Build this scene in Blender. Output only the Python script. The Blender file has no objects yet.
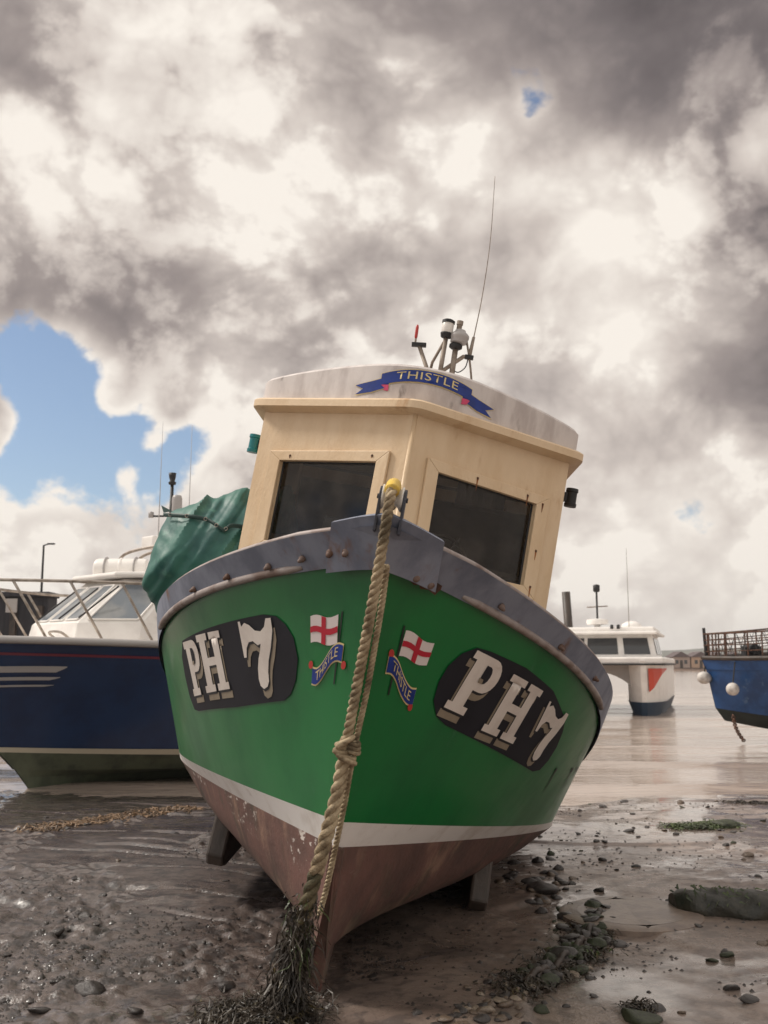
import bpy, bmesh, math, random
import numpy as np
from mathutils import Vector, Matrix, geometry
R_ = math.radians
random.seed(7)
rng = np.random.default_rng(11)
scene = bpy.context.scene
col = scene.collection

# ------------------------------------------------------------------ helpers
def srgb(r, g, b):
    def c(v):
        v /= 255.0
        return v/12.92 if v <= .04045 else ((v+.055)/1.055)**2.4
    return (c(r), c(g), c(b), 1.0)

class Nodes:
    def __init__(self, tree):
        self.t = tree; self.n = tree.nodes; self.l = tree.links
    def new(self, kind, **kw):
        nd = self.n.new(kind)
        for k, v in kw.items(): setattr(nd, k, v)
        return nd
    def link(self, a, b): self.l.new(a, b)
    def put(self, sock, v):
        if hasattr(v, 'is_output'): self.l.new(v, sock)
        else: sock.default_value = v
    def math(self, op, a, b=0.0, clamp=False):
        nd = self.new('ShaderNodeMath', operation=op); nd.use_clamp = clamp
        self.put(nd.inputs[0], a); self.put(nd.inputs[1], b)
        return nd.outputs[0]
    def vec(self, op, a, b=(0, 0, 0)):
        nd = self.new('ShaderNodeVectorMath', operation=op)
        self.put(nd.inputs[0], a); self.put(nd.inputs[1], b)
        return nd.outputs['Value'] if op in ('DOT_PRODUCT', 'LENGTH') else nd.outputs['Vector']
    def noise(self, vec, scale, detail=4, rough=.55, dist=0.0):
        nd = self.new('ShaderNodeTexNoise')
        self.put(nd.inputs['Vector'], vec); nd.inputs['Scale'].default_value = scale
        nd.inputs['Detail'].default_value = detail; nd.inputs['Roughness'].default_value = rough
        nd.inputs['Distortion'].default_value = dist
        return nd
    def ramp(self, fac, stops):
        nd = self.new('ShaderNodeValToRGB')
        self.put(nd.inputs[0], fac)
        el = nd.color_ramp.elements
        while len(el) < len(stops): el.new(.5)
        for e, (p, c) in zip(el, stops):
            e.position = p; e.color = c if len(c) == 4 else (*c, 1)
        return nd.outputs[0]
    def step(self, v, lo, hi):
        nd = self.new('ShaderNodeMapRange'); nd.interpolation_type = 'SMOOTHSTEP'
        self.put(nd.inputs[0], v); nd.inputs[1].default_value = lo; nd.inputs[2].default_value = hi
        return nd.outputs[0]
    def mix(self, f, a, b):
        nd = self.new('ShaderNodeMix', data_type='RGBA')
        self.put(nd.inputs[0], f); self.put(nd.inputs[6], a); self.put(nd.inputs[7], b)
        return nd.outputs[2]

def grey(v): return (v, v, v, 1)

def mat(name, c1, c2=None, nscale=6, nlo=.4, nhi=.65, rough=.5, rough2=None, metal=0.0, bump=0.0, bscale=40,
        c3=None, s3=18, lo3=.6, hi3=.68, coat=0.0, stretch=(1, 1, 1), spec=.5, bdetail=4):
    m = bpy.data.materials.new(name); m.use_nodes = True
    N = Nodes(m.node_tree); p = N.n['Principled BSDF']
    tc = N.new('ShaderNodeTexCoord').outputs['Object']
    mp = N.new('ShaderNodeMapping'); N.link(tc, mp.inputs[0]); mp.inputs['Scale'].default_value = stretch
    v = mp.outputs[0]
    c = c1
    f = None
    if c2:
        f = N.step(N.noise(v, nscale, 6, .6).outputs[0], nlo, nhi)
        c = N.mix(f, c1, c2)
    if c3:
        f3 = N.step(N.noise(v, s3, 7, .62).outputs[0], lo3, hi3)
        c = N.mix(f3, c, c3)
    N.put(p.inputs['Base Color'], c)
    if rough2 is not None and f is not None:
        nd = N.new('ShaderNodeMapRange'); N.link(f, nd.inputs[0]); nd.inputs[3].default_value = rough; nd.inputs[4].default_value = rough2
        N.link(nd.outputs[0], p.inputs['Roughness'])
    else: p.inputs['Roughness'].default_value = rough
    p.inputs['Metallic'].default_value = metal
    p.inputs['Specular IOR Level'].default_value = spec
    p.inputs['Coat Weight'].default_value = coat; p.inputs['Coat Roughness'].default_value = .12
    if bump:
        b = N.new('ShaderNodeBump'); b.inputs['Strength'].default_value = bump; b.inputs['Distance'].default_value = .01
        N.link(N.noise(v, bscale, bdetail, .6).outputs[0], b.inputs['Height']); N.link(b.outputs[0], p.inputs['Normal'])
    return m

class MB:
    """collects vertices and faces for one mesh"""
    def __init__(self): self.v = []; self.f = []
    def add(self, vs, fs):
        o = len(self.v); self.v += [tuple(map(float, p)) for p in vs]; self.f += [tuple(i+o for i in q) for q in fs]
        return self
    def box(self, c, s, rot=None):
        sx, sy, sz = (k/2 for k in s)
        vs = [Vector((x*sx, y*sy, z*sz)) for x in (-1, 1) for y in (-1, 1) for z in (-1, 1)]
        if rot is not None: vs = [rot @ p for p in vs]
        vs = [p+Vector(c) for p in vs]
        return self.add(vs, [(0, 1, 3, 2), (4, 6, 7, 5), (0, 4, 5, 1), (2, 3, 7, 6), (0, 2, 6, 4), (1, 5, 7, 3)])
    def tube(self, pts, r, n=8, caps=True):
        pts = [Vector(p) for p in pts]; k = len(pts)
        rs = r if hasattr(r, '__len__') else [r]*k
        t0 = (pts[1]-pts[0]).normalized()
        up = Vector((0, 0, 1)) if abs(t0.z) < .9 else Vector((1, 0, 0))
        nx = t0.cross(up).normalized(); vs = []; fs = []
        for i in range(k):
            t = (pts[min(i+1, k-1)]-pts[max(i-1, 0)]).normalized()
            nx = (nx-t*nx.dot(t)).normalized(); ny = t.cross(nx)
            for j in range(n):
                a = 2*math.pi*j/n
                vs.append(pts[i]+(nx*math.cos(a)+ny*math.sin(a))*rs[i])
        for i in range(k-1):
            for j in range(n):
                fs.append((i*n+j, i*n+(j+1) % n, (i+1)*n+(j+1) % n, (i+1)*n+j))
        if caps:
            fs.append(tuple(range(n-1, -1, -1))); fs.append(tuple((k-1)*n+j for j in range(n)))
        return self.add(vs, fs)
    def lathe(self, prof, base, axis=(0, 0, 1), n=16):
        ax = Vector(axis).normalized(); b = Vector(base)
        return self.tube([b+ax*z for r, z in prof], [max(r, 1e-4) for r, z in prof], n)
    def grid(self, P, flip=False):
        a, b = len(P), len(P[0]); vs = [p for row in P for p in row]; fs = []
        for i in range(a-1):
            for j in range(b-1):
                q = (i*b+j, i*b+j+1, (i+1)*b+j+1, (i+1)*b+j)
                fs.append(q[::-1] if flip else q)
        return self.add(vs, fs)
    def prism(self, poly, axis, thick):
        """flat polygon (3-D points) pushed along a vector"""
        n = len(poly); d = Vector(axis)*thick
        a = [Vector(p) for p in poly]; b = [p+d for p in a]
        fs = [tuple(range(n-1, -1, -1)), tuple(range(n, 2*n))]
        fs += [(i, (i+1) % n, n+(i+1) % n, n+i) for i in range(n)]
        return self.add(a+b, fs)
    def build(self, name, m, parent=None, smooth=False, bevel=0.0, weld=False, auto=None):
        me = bpy.data.meshes.new(name); me.from_pydata(self.v, [], self.f)
        bm = bmesh.new(); bm.from_mesh(me)
        if weld: bmesh.ops.remove_doubles(bm, verts=bm.verts, dist=1e-4)
        bmesh.ops.recalc_face_normals(bm, faces=bm.faces)
        for f in bm.faces: f.smooth = smooth
        if auto:
            for e in bm.edges:
                if len(e.link_faces) == 2 and e.calc_face_angle(0) > R_(auto): e.smooth = False
        bm.to_mesh(me); bm.free()
        me.materials.append(m)
        o = bpy.data.objects.new(name, me); col.objects.link(o)
        if parent: o.parent = parent
        if bevel:
            md = o.modifiers.new('bevel', 'BEVEL'); md.width = bevel; md.segments = 2; md.limit_method = 'ANGLE'; md.angle_limit = R_(40)
        return o

def tag(o, label=None, cat=None, group=None, kind=None):
    for k, v in (('label', label), ('category', cat), ('group', group), ('kind', kind)):
        if v: o[k] = v
    return o
def thing(name, label, cat, loc=(0, 0, 0), group=None):
    o = bpy.data.objects.new(name, None); col.objects.link(o); o.location = loc
    o.empty_display_size = .2
    return tag(o, label, cat, group)

def spline(pts, n=10):
    P = [Vector(p) for p in pts]; P = [P[0]*2-P[1]]+P+[P[-1]*2-P[-2]]; out = []
    for i in range(1, len(P)-2):
        for k in range(n):
            t = k/n; a, b, c, d = P[i-1:i+3]
            out.append(.5*((2*b)+(c-a)*t+(2*a-5*b+4*c-d)*t*t+(3*b-a-3*c+d)*t**3))
    out.append(P[-2]); return out

def lattice(ix, iy, seed):
    n = (ix*374761393+iy*668265263+seed*1442695041) & 0xffffffff
    n = ((n ^ (n >> 13))*1274126177) & 0xffffffff
    n = (n ^ (n >> 16)) & 0xffff
    return n/65535.0
def vnoise(x, y, seed=0):
    x = np.asarray(x, float); y = np.asarray(y, float)
    ix = np.floor(x).astype(np.int64); iy = np.floor(y).astype(np.int64)
    fx = x-ix; fy = y-iy; fx = fx*fx*fx*(fx*(fx*6-15)+10); fy = fy*fy*fy*(fy*(fy*6-15)+10)
    a = lattice(ix, iy, seed); b = lattice(ix+1, iy, seed); c = lattice(ix, iy+1, seed); d = lattice(ix+1, iy+1, seed)
    return (a*(1-fx)+b*fx)*(1-fy)+(c*(1-fx)+d*fx)*fy
def fbm(x, y, seed=0, oct=4, gain=.5):
    s = 0; a = 1; t = 0
    for o in range(oct):
        s = s+a*vnoise(x*2**o+o*17.3, y*2**o-o*9.1, seed+o); t += a; a *= gain
    return s/t
def sstep(x, a, b):
    t = np.clip((x-a)/(b-a), 0, 1); return t*t*(3-2*t)

# ------------------------------------------------------------------ camera, light, sky
cam_d = bpy.data.cameras.new('camera'); cam = bpy.data.objects.new('camera', cam_d); col.objects.link(cam)
cam.location = (0, 0, 1.4)
cam.rotation_euler = (R_(90)+math.atan(152/1000), 0, 0)
cam_d.sensor_fit = 'VERTICAL'; cam_d.sensor_height = 36; cam_d.lens = 36*1000/1024
cam_d.clip_start = .05; cam_d.clip_end = 20000
cam_d.dof.use_dof = True; cam_d.dof.focus_distance = 5.2; cam_d.dof.aperture_fstop = 4.5
scene.camera = cam

SUN_AZ, SUN_EL = R_(-75), R_(48)     # azimuth clockwise from +Y
sd = bpy.data.lights.new('sun', 'SUN'); sun = bpy.data.objects.new('sun', sd); col.objects.link(sun)
sd.energy = 3.0; sd.angle = R_(12); sd.color = (1, .93, .84)
sv = Vector((math.sin(SUN_AZ)*math.cos(SUN_EL), math.cos(SUN_AZ)*math.cos(SUN_EL), math.sin(SUN_EL)))
sun.rotation_euler = sv.to_track_quat('Z', 'Y').to_euler()
sun.location = (-20, -10, 30)

def make_sky():
    w = bpy.data.worlds.new('World'); scene.world = w; w.use_nodes = True
    N = Nodes(w.node_tree); out = N.n['World Output']; bg = N.n['Background']
    sky = N.new('ShaderNodeTexSky', sky_type='NISHITA'); sky.sun_disc = False
    sky.sun_elevation = SUN_EL; sky.sun_rotation = SUN_AZ; sky.altitude = 10; sky.air_density = 1.0; sky.dust_density = .6; sky.ozone_density = 2.0
    hs = N.new('ShaderNodeHueSaturation'); N.link(sky.outputs[0], hs.inputs['Color']); hs.inputs['Saturation'].default_value = .95
    N.link(hs.outputs[0], bg.inputs[0]); bg.inputs[1].default_value = .11
    d = N.new('ShaderNodeTexCoord').outputs['Generated']
    def blob(az, el, sig):
        a, e = R_(az), R_(el)
        c = (math.sin(a)*math.cos(e), math.cos(a)*math.cos(e), math.sin(e))
        k = 1/(1-math.cos(R_(sig)))
        x = N.math('SUBTRACT', N.vec('DOT_PRODUCT', d, c), 1.0)
        return N.math('EXPONENT', N.math('MULTIPLY', x, k))
    def total(base, lst):
        s = base
        for az, el, sig, wt in lst: s = N.math('ADD', s, N.math('MULTIPLY', blob(az, el, sig), wt))
        return s
    # flatten: clouds are wider than tall
    dv = N.vec('MULTIPLY', d, (1, 1, 1.2))
    warp = N.noise(dv, 4.0, 3, .5)
    wv = N.vec('ADD', dv, N.vec('MULTIPLY', N.vec('SUBTRACT', warp.outputs['Color'], (.5, .5, .5)), (.12, .12, .12)))
    n_big = N.noise(wv, 3.8, 5, .5).outputs[0]
    def billow(v, sc, det):
        vo = N.new('ShaderNodeTexVoronoi'); vo.feature = 'F1'; vo.normalize = True
        N.put(vo.inputs['Vector'], v); vo.inputs['Scale'].default_value = sc; vo.inputs['Detail'].default_value = det; vo.inputs['Roughness'].default_value = .56
        return N.math('SUBTRACT', 1.0, vo.outputs['Distance'])
    n_puff = N.math('ADD', N.math('MULTIPLY', billow(wv, 6.5, 4.0), .9), -.16)
    up = N.vec('ADD', wv, (-.012, 0, .04))
    relief = N.math('MULTIPLY', N.math('SUBTRACT', n_puff, N.math('ADD', N.math('MULTIPLY', billow(up, 6.5, 3.0), .9), -.16)), .75)
    n_fine = N.noise(dv, 24, 5, .58).outputs[0]
    cover = total(n_big, [(-17.5, 12.8, 3.4, -.46), (-12.8, 11.4, 3.0, -.36), (-10.5, 13.2, 1.6, -.2), (-15.6, 14.6, .9, .22), (-13.4, 12.4, .8, .2), (-19, 15.6, .8, .18), (-14.6, 10.4, .7, .16), (-20.0, 16.0, 2.0, -.34), (-21, 9.9, 1.8, -.18), (-22.8, 12.6, 2.2, .40), (-12.0, 13.9, 1.2, .20), (-17.2, 13.4, .8, .12), (-18, 4.4, 3.4, .28),
                          (-22.3, 28.3, 1.2, -.22), (-20.6, 26.6, .8, -.14), (2.2, 29.6, .8, -.2), (-9.5, 27.8, .8, -.2), (9, 30.4, 1.2, -.16), (-1.5, 27.5, .7, -.10), (21.7, 30.4, .7, -.10), (17.5, 8.2, 1.5, -.10), (0, 40, 22, .15), (8, 12, 14, .14), (-12, 25, 6, .06)])
    cover = N.math('ADD', cover, N.math('MULTIPLY', N.math('SUBTRACT', n_puff, .5), .85))
    cover = N.math('ADD', cover, N.math('MULTIPLY', N.math('SUBTRACT', n_fine, .5), .34))
    edge = cover; cover = N.step(cover, .30, .40)
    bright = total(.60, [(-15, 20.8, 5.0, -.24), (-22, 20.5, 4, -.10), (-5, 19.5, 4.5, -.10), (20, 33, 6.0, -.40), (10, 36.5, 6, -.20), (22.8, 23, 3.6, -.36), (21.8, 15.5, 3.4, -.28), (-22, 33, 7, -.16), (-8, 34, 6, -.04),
                         (-18.5, 24.8, 3.4, .24), (-7, 25.2, 4.5, .24), (6, 28.0, 4.2, .22), (13.8, 22.8, 4.2, .34), (13, 27, 3.0, .06), (-18, 6, 5, .20), (-21, 12, 4, .18), (-18, 16.4, 2.2, .24), (-10, 15.8, 2.6, .14), (15, 5, 9, .27), (14, 17.5, 2.4, .16), (20, 19.2, 2.0, .14), (4, 12, 5, .05), (180, 35, 55, .42), (0, 88, 40, .2)])  # last two: unseen brightness added behind the camera and overhead to light boat fronts
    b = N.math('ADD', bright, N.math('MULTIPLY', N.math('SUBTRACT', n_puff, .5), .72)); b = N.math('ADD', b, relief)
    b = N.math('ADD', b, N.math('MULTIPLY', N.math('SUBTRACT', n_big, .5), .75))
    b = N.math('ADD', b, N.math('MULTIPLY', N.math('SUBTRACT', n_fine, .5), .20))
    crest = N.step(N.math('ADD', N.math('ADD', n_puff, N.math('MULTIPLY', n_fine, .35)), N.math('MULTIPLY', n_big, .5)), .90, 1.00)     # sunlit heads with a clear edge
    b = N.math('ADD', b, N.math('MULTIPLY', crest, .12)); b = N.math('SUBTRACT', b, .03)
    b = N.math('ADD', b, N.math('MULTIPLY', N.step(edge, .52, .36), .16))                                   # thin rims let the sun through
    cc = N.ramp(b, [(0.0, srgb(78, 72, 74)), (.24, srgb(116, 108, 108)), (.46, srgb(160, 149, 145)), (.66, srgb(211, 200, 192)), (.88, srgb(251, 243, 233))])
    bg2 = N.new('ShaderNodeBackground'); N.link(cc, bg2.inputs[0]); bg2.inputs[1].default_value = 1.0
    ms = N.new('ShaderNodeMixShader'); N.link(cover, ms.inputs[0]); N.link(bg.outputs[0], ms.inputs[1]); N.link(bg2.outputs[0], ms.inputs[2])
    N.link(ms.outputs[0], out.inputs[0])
    w.cycles.sampling_method = 'MANUAL'; w.cycles.sample_map_resolution = 512
make_sky()

scene.view_settings.view_transform = 'Standard'; scene.view_settings.look = 'None'
c_ = scene.cycles; c_.max_bounces = 5; c_.diffuse_bounces = 2; c_.glossy_bounces = 3; c_.transmission_bounces = 3; c_.transparent_max_bounces = 8; c_.volume_bounces = 0; c_.caustics_reflective = False; c_.caustics_refractive = False
scene.view_settings.exposure = 0; scene.view_settings.gamma = 1

# ------------------------------------------------------------------ materials
GREEN = mat('green_gloss_paint', srgb(8, 112, 52), srgb(10, 96, 48), 2.4, .35, .7, rough=.34, rough2=.46, spec=.4, coat=.22, c3=srgb(62, 118, 80), s3=5.0, lo3=.63, hi3=.8, bump=.10, bscale=7, stretch=(1, 1, .45))
WHITEP = mat('white_boot_paint', srgb(246, 242, 238), srgb(212, 203, 194), 5, .45, .75, rough=.45, bump=.05, c3=srgb(176, 160, 144), s3=7, lo3=.62, hi3=.76, stretch=(1, 1, .5))
def antifouling():
    m = mat('patchy_antifouling', srgb(114, 82, 74), srgb(88, 66, 60), 3.0, .36, .66, rough=.6, bump=.35, bscale=34)
    N = Nodes(m.node_tree); p = N.n['Principled BSDF']; base = p.inputs['Base Color'].links[0].from_socket
    tc = N.new('ShaderNodeTexCoord').outputs['Object']; sep = N.new('ShaderNodeSeparateXYZ'); N.link(tc, sep.inputs[0])
    st = N.noise(N.vec('MULTIPLY', tc, (3.0, 3.0, .7)), 1.6, 6, .65).outputs[0]
    c = N.mix(N.math('MULTIPLY', N.step(st, .5, .68), .8), base, srgb(66, 66, 52))                     # algae runs
    c = N.mix(N.math('MULTIPLY', N.step(N.noise(N.vec('MULTIPLY', tc, (2.2, 2.2, .8)), 2.3, 6, .6).outputs[0], .52, .72), .7), c, srgb(164, 132, 112))   # worn to the pale undercoat
    low = N.step(sep.outputs[2], .42, .12)
    c = N.mix(N.math('MULTIPLY', low, N.step(N.noise(tc, 7, 6, .62).outputs[0], .42, .62)), c, srgb(112, 96, 82))     # dried mud splash
    fl = N.math('MULTIPLY', N.step(N.noise(N.vec('MULTIPLY', tc, (1, 1, 1.6)), 15, 7, .66).outputs[0], .575, .61), N.step(sep.outputs[2], .40, .56))
    fl = N.math('MULTIPLY', fl, N.step(sep.outputs[0], .12, -.05)); fl = N.math('MULTIPLY', fl, N.step(N.noise(tc, 1.7, 2, .5).outputs[0], .44, .54))
    c = N.mix(fl, c, srgb(206, 196, 188))                                                                # chips showing white
    N.put(p.inputs['Base Color'], c); return m
ANTIF = antifouling()
STEEL = mat('weathered_grey_steel', srgb(144, 151, 168), srgb(114, 121, 138), 5, .36, .66, rough=.5, metal=.25, bump=.2, bscale=22, c3=srgb(124, 92, 74), s3=4.2, lo3=.58, hi3=.72, stretch=(1, 1, .5))
STEELD = mat('dark_painted_steel', srgb(58, 60, 72), srgb(46, 46, 54), 9, rough=.5, bump=.2)
STEELM = mat('worn_pale_moulding', srgb(160, 150, 146), srgb(122, 104, 96), 7, .42, .66, rough=.55, metal=.15, bump=.2, bscale=26)
RUST = mat('rust', srgb(104, 72, 56), srgb(74, 56, 48), 14, .4, .6, rough=.85, bump=.5, bscale=60)
RUSTB = mat('rusty_bolt_steel', srgb(122, 104, 96), srgb(98, 72, 58), 14, .4, .6, rough=.7, bump=.3, bscale=60)
RUSTST = mat('rust_bleed', srgb(158, 98, 48), srgb(112, 66, 36), 16, .4, .6, rough=.75)
CREAM = mat('cream_house_paint', srgb(224, 199, 166), srgb(213, 185, 149), 3, .35, .7, rough=.5, bump=.35, bscale=30, c3=srgb(186, 148, 108), s3=4.2, lo3=.58, hi3=.8, stretch=(1.6, 1.6, .6))
ROOFW = mat('stained_white_roof_paint', srgb(212, 204, 200), srgb(186, 176, 172), 3.5, .4, .68, rough=.55, bump=.12, bscale=20, c3=srgb(128, 118, 114), s3=3.6, lo3=.62, hi3=.76, stretch=(2.2, 2.2, .8))
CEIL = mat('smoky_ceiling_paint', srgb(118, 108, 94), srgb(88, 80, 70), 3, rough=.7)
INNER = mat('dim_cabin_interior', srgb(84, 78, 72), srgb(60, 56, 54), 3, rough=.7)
BLACKP = mat('black_panel_paint', srgb(34, 34, 42), srgb(28, 28, 35), 3, rough=.6, spec=.3)
LETTER = mat('white_letter_paint', srgb(228, 220, 212), srgb(214, 204, 196), 6, rough=.45)
SHADOWP = mat('beige_letter_shade_paint', srgb(150, 138, 120), srgb(136, 124, 108), 6, rough=.5)
DARKL = mat('dark_outline_paint', srgb(26, 26, 30), rough=.5)
FLAGW = mat('flag_white_paint', srgb(226, 216, 214), rough=.45)
FLAGR = mat('flag_red_paint', srgb(186, 34, 56), rough=.45)
FLAGP = mat('flagpole_paint', srgb(28, 34, 30), rough=.5)
RIBB = mat('ribbon_blue_paint', srgb(16, 52, 140), srgb(12, 44, 120), 8, rough=.4)
RIBG = mat('ribbon_gold_paint', srgb(222, 202, 146), rough=.45)
RIBR = mat('ribbon_pink_paint', srgb(206, 70, 110), rough=.45)
RIBK = mat('ribbon_red_paint', srgb(186, 58, 54), rough=.45)
ROPE = mat('worn_tan_rope', srgb(186, 168, 138), srgb(138, 120, 94), 16, c3=srgb(98, 86, 66), s3=5, lo3=.54, hi3=.7, rough=.85, bump=.7, bscale=130)
ROPEW = mat('weedy_brown_rope', srgb(108, 96, 72), srgb(70, 66, 46), 9, rough=.85, bump=.7, bscale=110)
ROPEY = mat('yellow_rope_whipping', srgb(226, 190, 84), srgb(206, 176, 104), 20, rough=.8, bump=.4, bscale=150)
WEED = mat('dark_brown_seaweed', srgb(62, 53, 42), srgb(42, 37, 33), 8, rough=.5, c3=srgb(88, 76, 42), s3=10, lo3=.58, hi3=.7)
WEEDT = mat('tan_dried_weed', srgb(140, 112, 84), srgb(84, 70, 56), 12, rough=.5)
WEEDG = mat('green_seaweed', srgb(72, 86, 42), srgb(52, 60, 36), 8, rough=.4)
TARP = mat('green_tarpaulin_sheet', srgb(52, 108, 96), srgb(34, 86, 82), 3.5, .35, .65, rough=.5, bump=.35, bscale=12, c3=srgb(84, 138, 120), s3=4.5, lo3=.56, hi3=.72, bdetail=6)
TARPE = mat('tarpaulin_hem', srgb(22, 56, 52), rough=.55)
BLACK = mat('black_rubber', srgb(34, 33, 34), rough=.55)
ALU = mat('dull_aluminium', srgb(176, 166, 156), srgb(140, 128, 118), 12, rough=.42, metal=.7, bump=.1)
GALV = mat('old_galvanised_pipe', srgb(150, 138, 126), srgb(112, 98, 86), 14, rough=.6, metal=.3)
LAMPW = mat('white_lamp_plastic', srgb(226, 222, 216), rough=.3)
REDT = mat('red_plastic', srgb(176, 52, 46), rough=.4)
TEAL = mat('green_starboard_lens', srgb(18, 118, 124), rough=.25)
WOODD = mat('wet_dark_wood', srgb(72, 60, 52), srgb(50, 44, 40), 6, rough=.5, bump=.5, bscale=24, stretch=(1, 1, .3))
NAVY = mat('navy_gelcoat', srgb(24, 48, 84), srgb(20, 40, 74), 2, rough=.22, coat=.3)
GELW = mat('white_gelcoat', srgb(243, 239, 234), srgb(232, 227, 222), 3, rough=.35)
FEND = mat('scuffed_fender_vinyl', srgb(206, 200, 194), srgb(164, 158, 152), 7, rough=.5, bump=.2)
GREYW = mat('grey_gelcoat', srgb(166, 162, 160), rough=.4)
ALGAE = mat('algae_green_underbody', srgb(92, 100, 82), srgb(66, 74, 62), 3, rough=.6, bump=.2, stretch=(1, 1, .5))
CREAMS = mat('cream_waterline_paint', srgb(196, 188, 168), rough=.5)
REDL = mat('red_line_paint', srgb(120, 48, 62), rough=.4)
BLUEP = mat('worn_blue_paint', srgb(38, 78, 130), srgb(28, 62, 108), 3, rough=.45, bump=.15, c3=srgb(70, 98, 134), s3=4)
BLUED = mat('dark_green_weedy_underbody', srgb(34, 44, 42), srgb(26, 32, 32), 4, rough=.6)
DBLUE = mat('slate_blue_boot_paint', srgb(38, 58, 78), rough=.5)
REDO = mat('signal_red_paint', srgb(206, 72, 48), rough=.4)
QUAY = mat('dark_quay_timber', srgb(52, 52, 58), srgb(40, 40, 46), 1.5, rough=.8, stretch=(4, 4, .4))

def glass_mat(name, tint, clear):
    m = bpy.data.materials.new(name); m.use_nodes = True
    N = Nodes(m.node_tree); out = N.n['Material Output']; N.n.remove(N.n['Principled BSDF'])
    tr = N.new('ShaderNodeBsdfTransparent'); tr.inputs[0].default_value = clear
    df = N.new('ShaderNodeBsdfDiffuse'); df.inputs[0].default_value = tint
    a = N.new('ShaderNodeMixShader'); N.put(a.inputs[0], N.math('MULTIPLY', N.step(N.noise(N.new('ShaderNodeTexCoord').outputs['Object'], 5, 6, .65).outputs[0], .35, .75), .28)); N.link(tr.outputs[0], a.inputs[1]); N.link(df.outputs[0], a.inputs[2])
    gl = N.new('ShaderNodeBsdfGlossy'); gl.inputs['Roughness'].default_value = .06
    fr = N.new('ShaderNodeFresnel'); fr.inputs[0].default_value = 1.5
    b = N.new('ShaderNodeMixShader'); N.link(fr.outputs[0], b.inputs[0]); N.link(a.outputs[0], b.inputs[1]); N.link(gl.outputs[0], b.inputs[2])
    N.link(b.outputs[0], out.inputs[0])
    return m
GLASS = glass_mat('grimy_window_glass', srgb(90, 84, 78), (.8, .8, .78, 1))
GLASSB = glass_mat('tinted_yacht_glass', srgb(110, 120, 128), (.55, .58, .6, 1))
PANE = mat('dark_far_window', srgb(56, 58, 62), rough=.08, spec=.7)
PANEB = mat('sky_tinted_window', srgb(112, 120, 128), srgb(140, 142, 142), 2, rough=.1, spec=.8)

# ------------------------------------------------------------------ ground
WATER_Z = -.10
def ground_h(x, y):
    x = np.asarray(x, float); y = np.asarray(y, float)
    shore = 11.2+1.0*(fbm(x*.25+3, y*0+1.5, 5, 3)-.5)+.35*(vnoise(x*.9, y*.3, 8)-.5)*2
    z = np.where(y < shore, 0, -(y-shore)*.045)-.055*sstep(y, shore-4.5, shore)-.03*sstep(y, shore-1.0, shore+.4)
    z = z+.05*(fbm(x*.55, y*.55, 21, 3)-.5)
    left = sstep(-x, -.1, .7)
    blot = fbm(x*.9+7, y*.6, 31, 3)
    # left: trodden, clotted mud; a smooth lighter tongue beyond 7 m
    rough = left*sstep(blot+.30*sstep(-y, -7.2, -5.2), .40, .58)
    right_r = (1-left)*sstep(fbm(x*1.1-4, y*1.3, 44, 3), .54, .68)*.5
    clod = np.abs(fbm(x*7, y*7, 51, 4, .55)-.5)*2
    z = z+(rough*.060+right_r*.026)*(clod-.16)
    z = z+(rough*.75+right_r*.4)*.034*(fbm(x*26, y*26, 61, 3)-.5)
    z = z+.010*(fbm(x*3.1, y*2.2, 71, 4)-.5)
    # drag furrows on the left running towards the water
    q = y*.98+x*.33+.5*(fbm(x*.6, y*.6, 81, 3)-.5)
    fur = np.abs(fbm(x*.25+q*0, q*3.4, 83, 2)-.5)
    z = z-left*.036*(1-sstep(fur, 0, .05))*sstep(y, 5.2, 6.2)*(y < 11)*sstep(fbm(x*1.3+5, y*1.3, 88, 3), .40, .56)+left*.012*(fbm(x*5+y*1.5, y*9, 89, 4)-.5)*sstep(y, 5.5, 7)
    # flat wet pans on the right
    pan = (1-left*.8)*sstep(fbm(x*.8+2, y*1.0, 91, 3), .52, .6)
    z = z-.022*pan
    # scour hollow round the forefoot and under the bilge
    z = z-.045*np.exp(-(((x+.1)/.7)**2+((y-5.2)/.9)**2))
    return z
_gx = np.arange(-9, 9.001, .025); _gy = np.arange(2.5, 13.5, .025)
_GH = ground_h(np.repeat(_gx[:, None], len(_gy), 1), np.repeat(_gy[None, :], len(_gx), 0))
def gz(x, y):
    fx = min(max((x+9)/.025, 0), len(_gx)-1.01); fy = min(max((y-2.5)/.025, 0), len(_gy)-1.01)
    i, j = int(fx), int(fy); a, b = fx-i, fy-j
    return float((_GH[i, j]*(1-a)+_GH[i+1, j]*a)*(1-b)+(_GH[i, j+1]*(1-a)+_GH[i+1, j+1]*a)*b)

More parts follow.
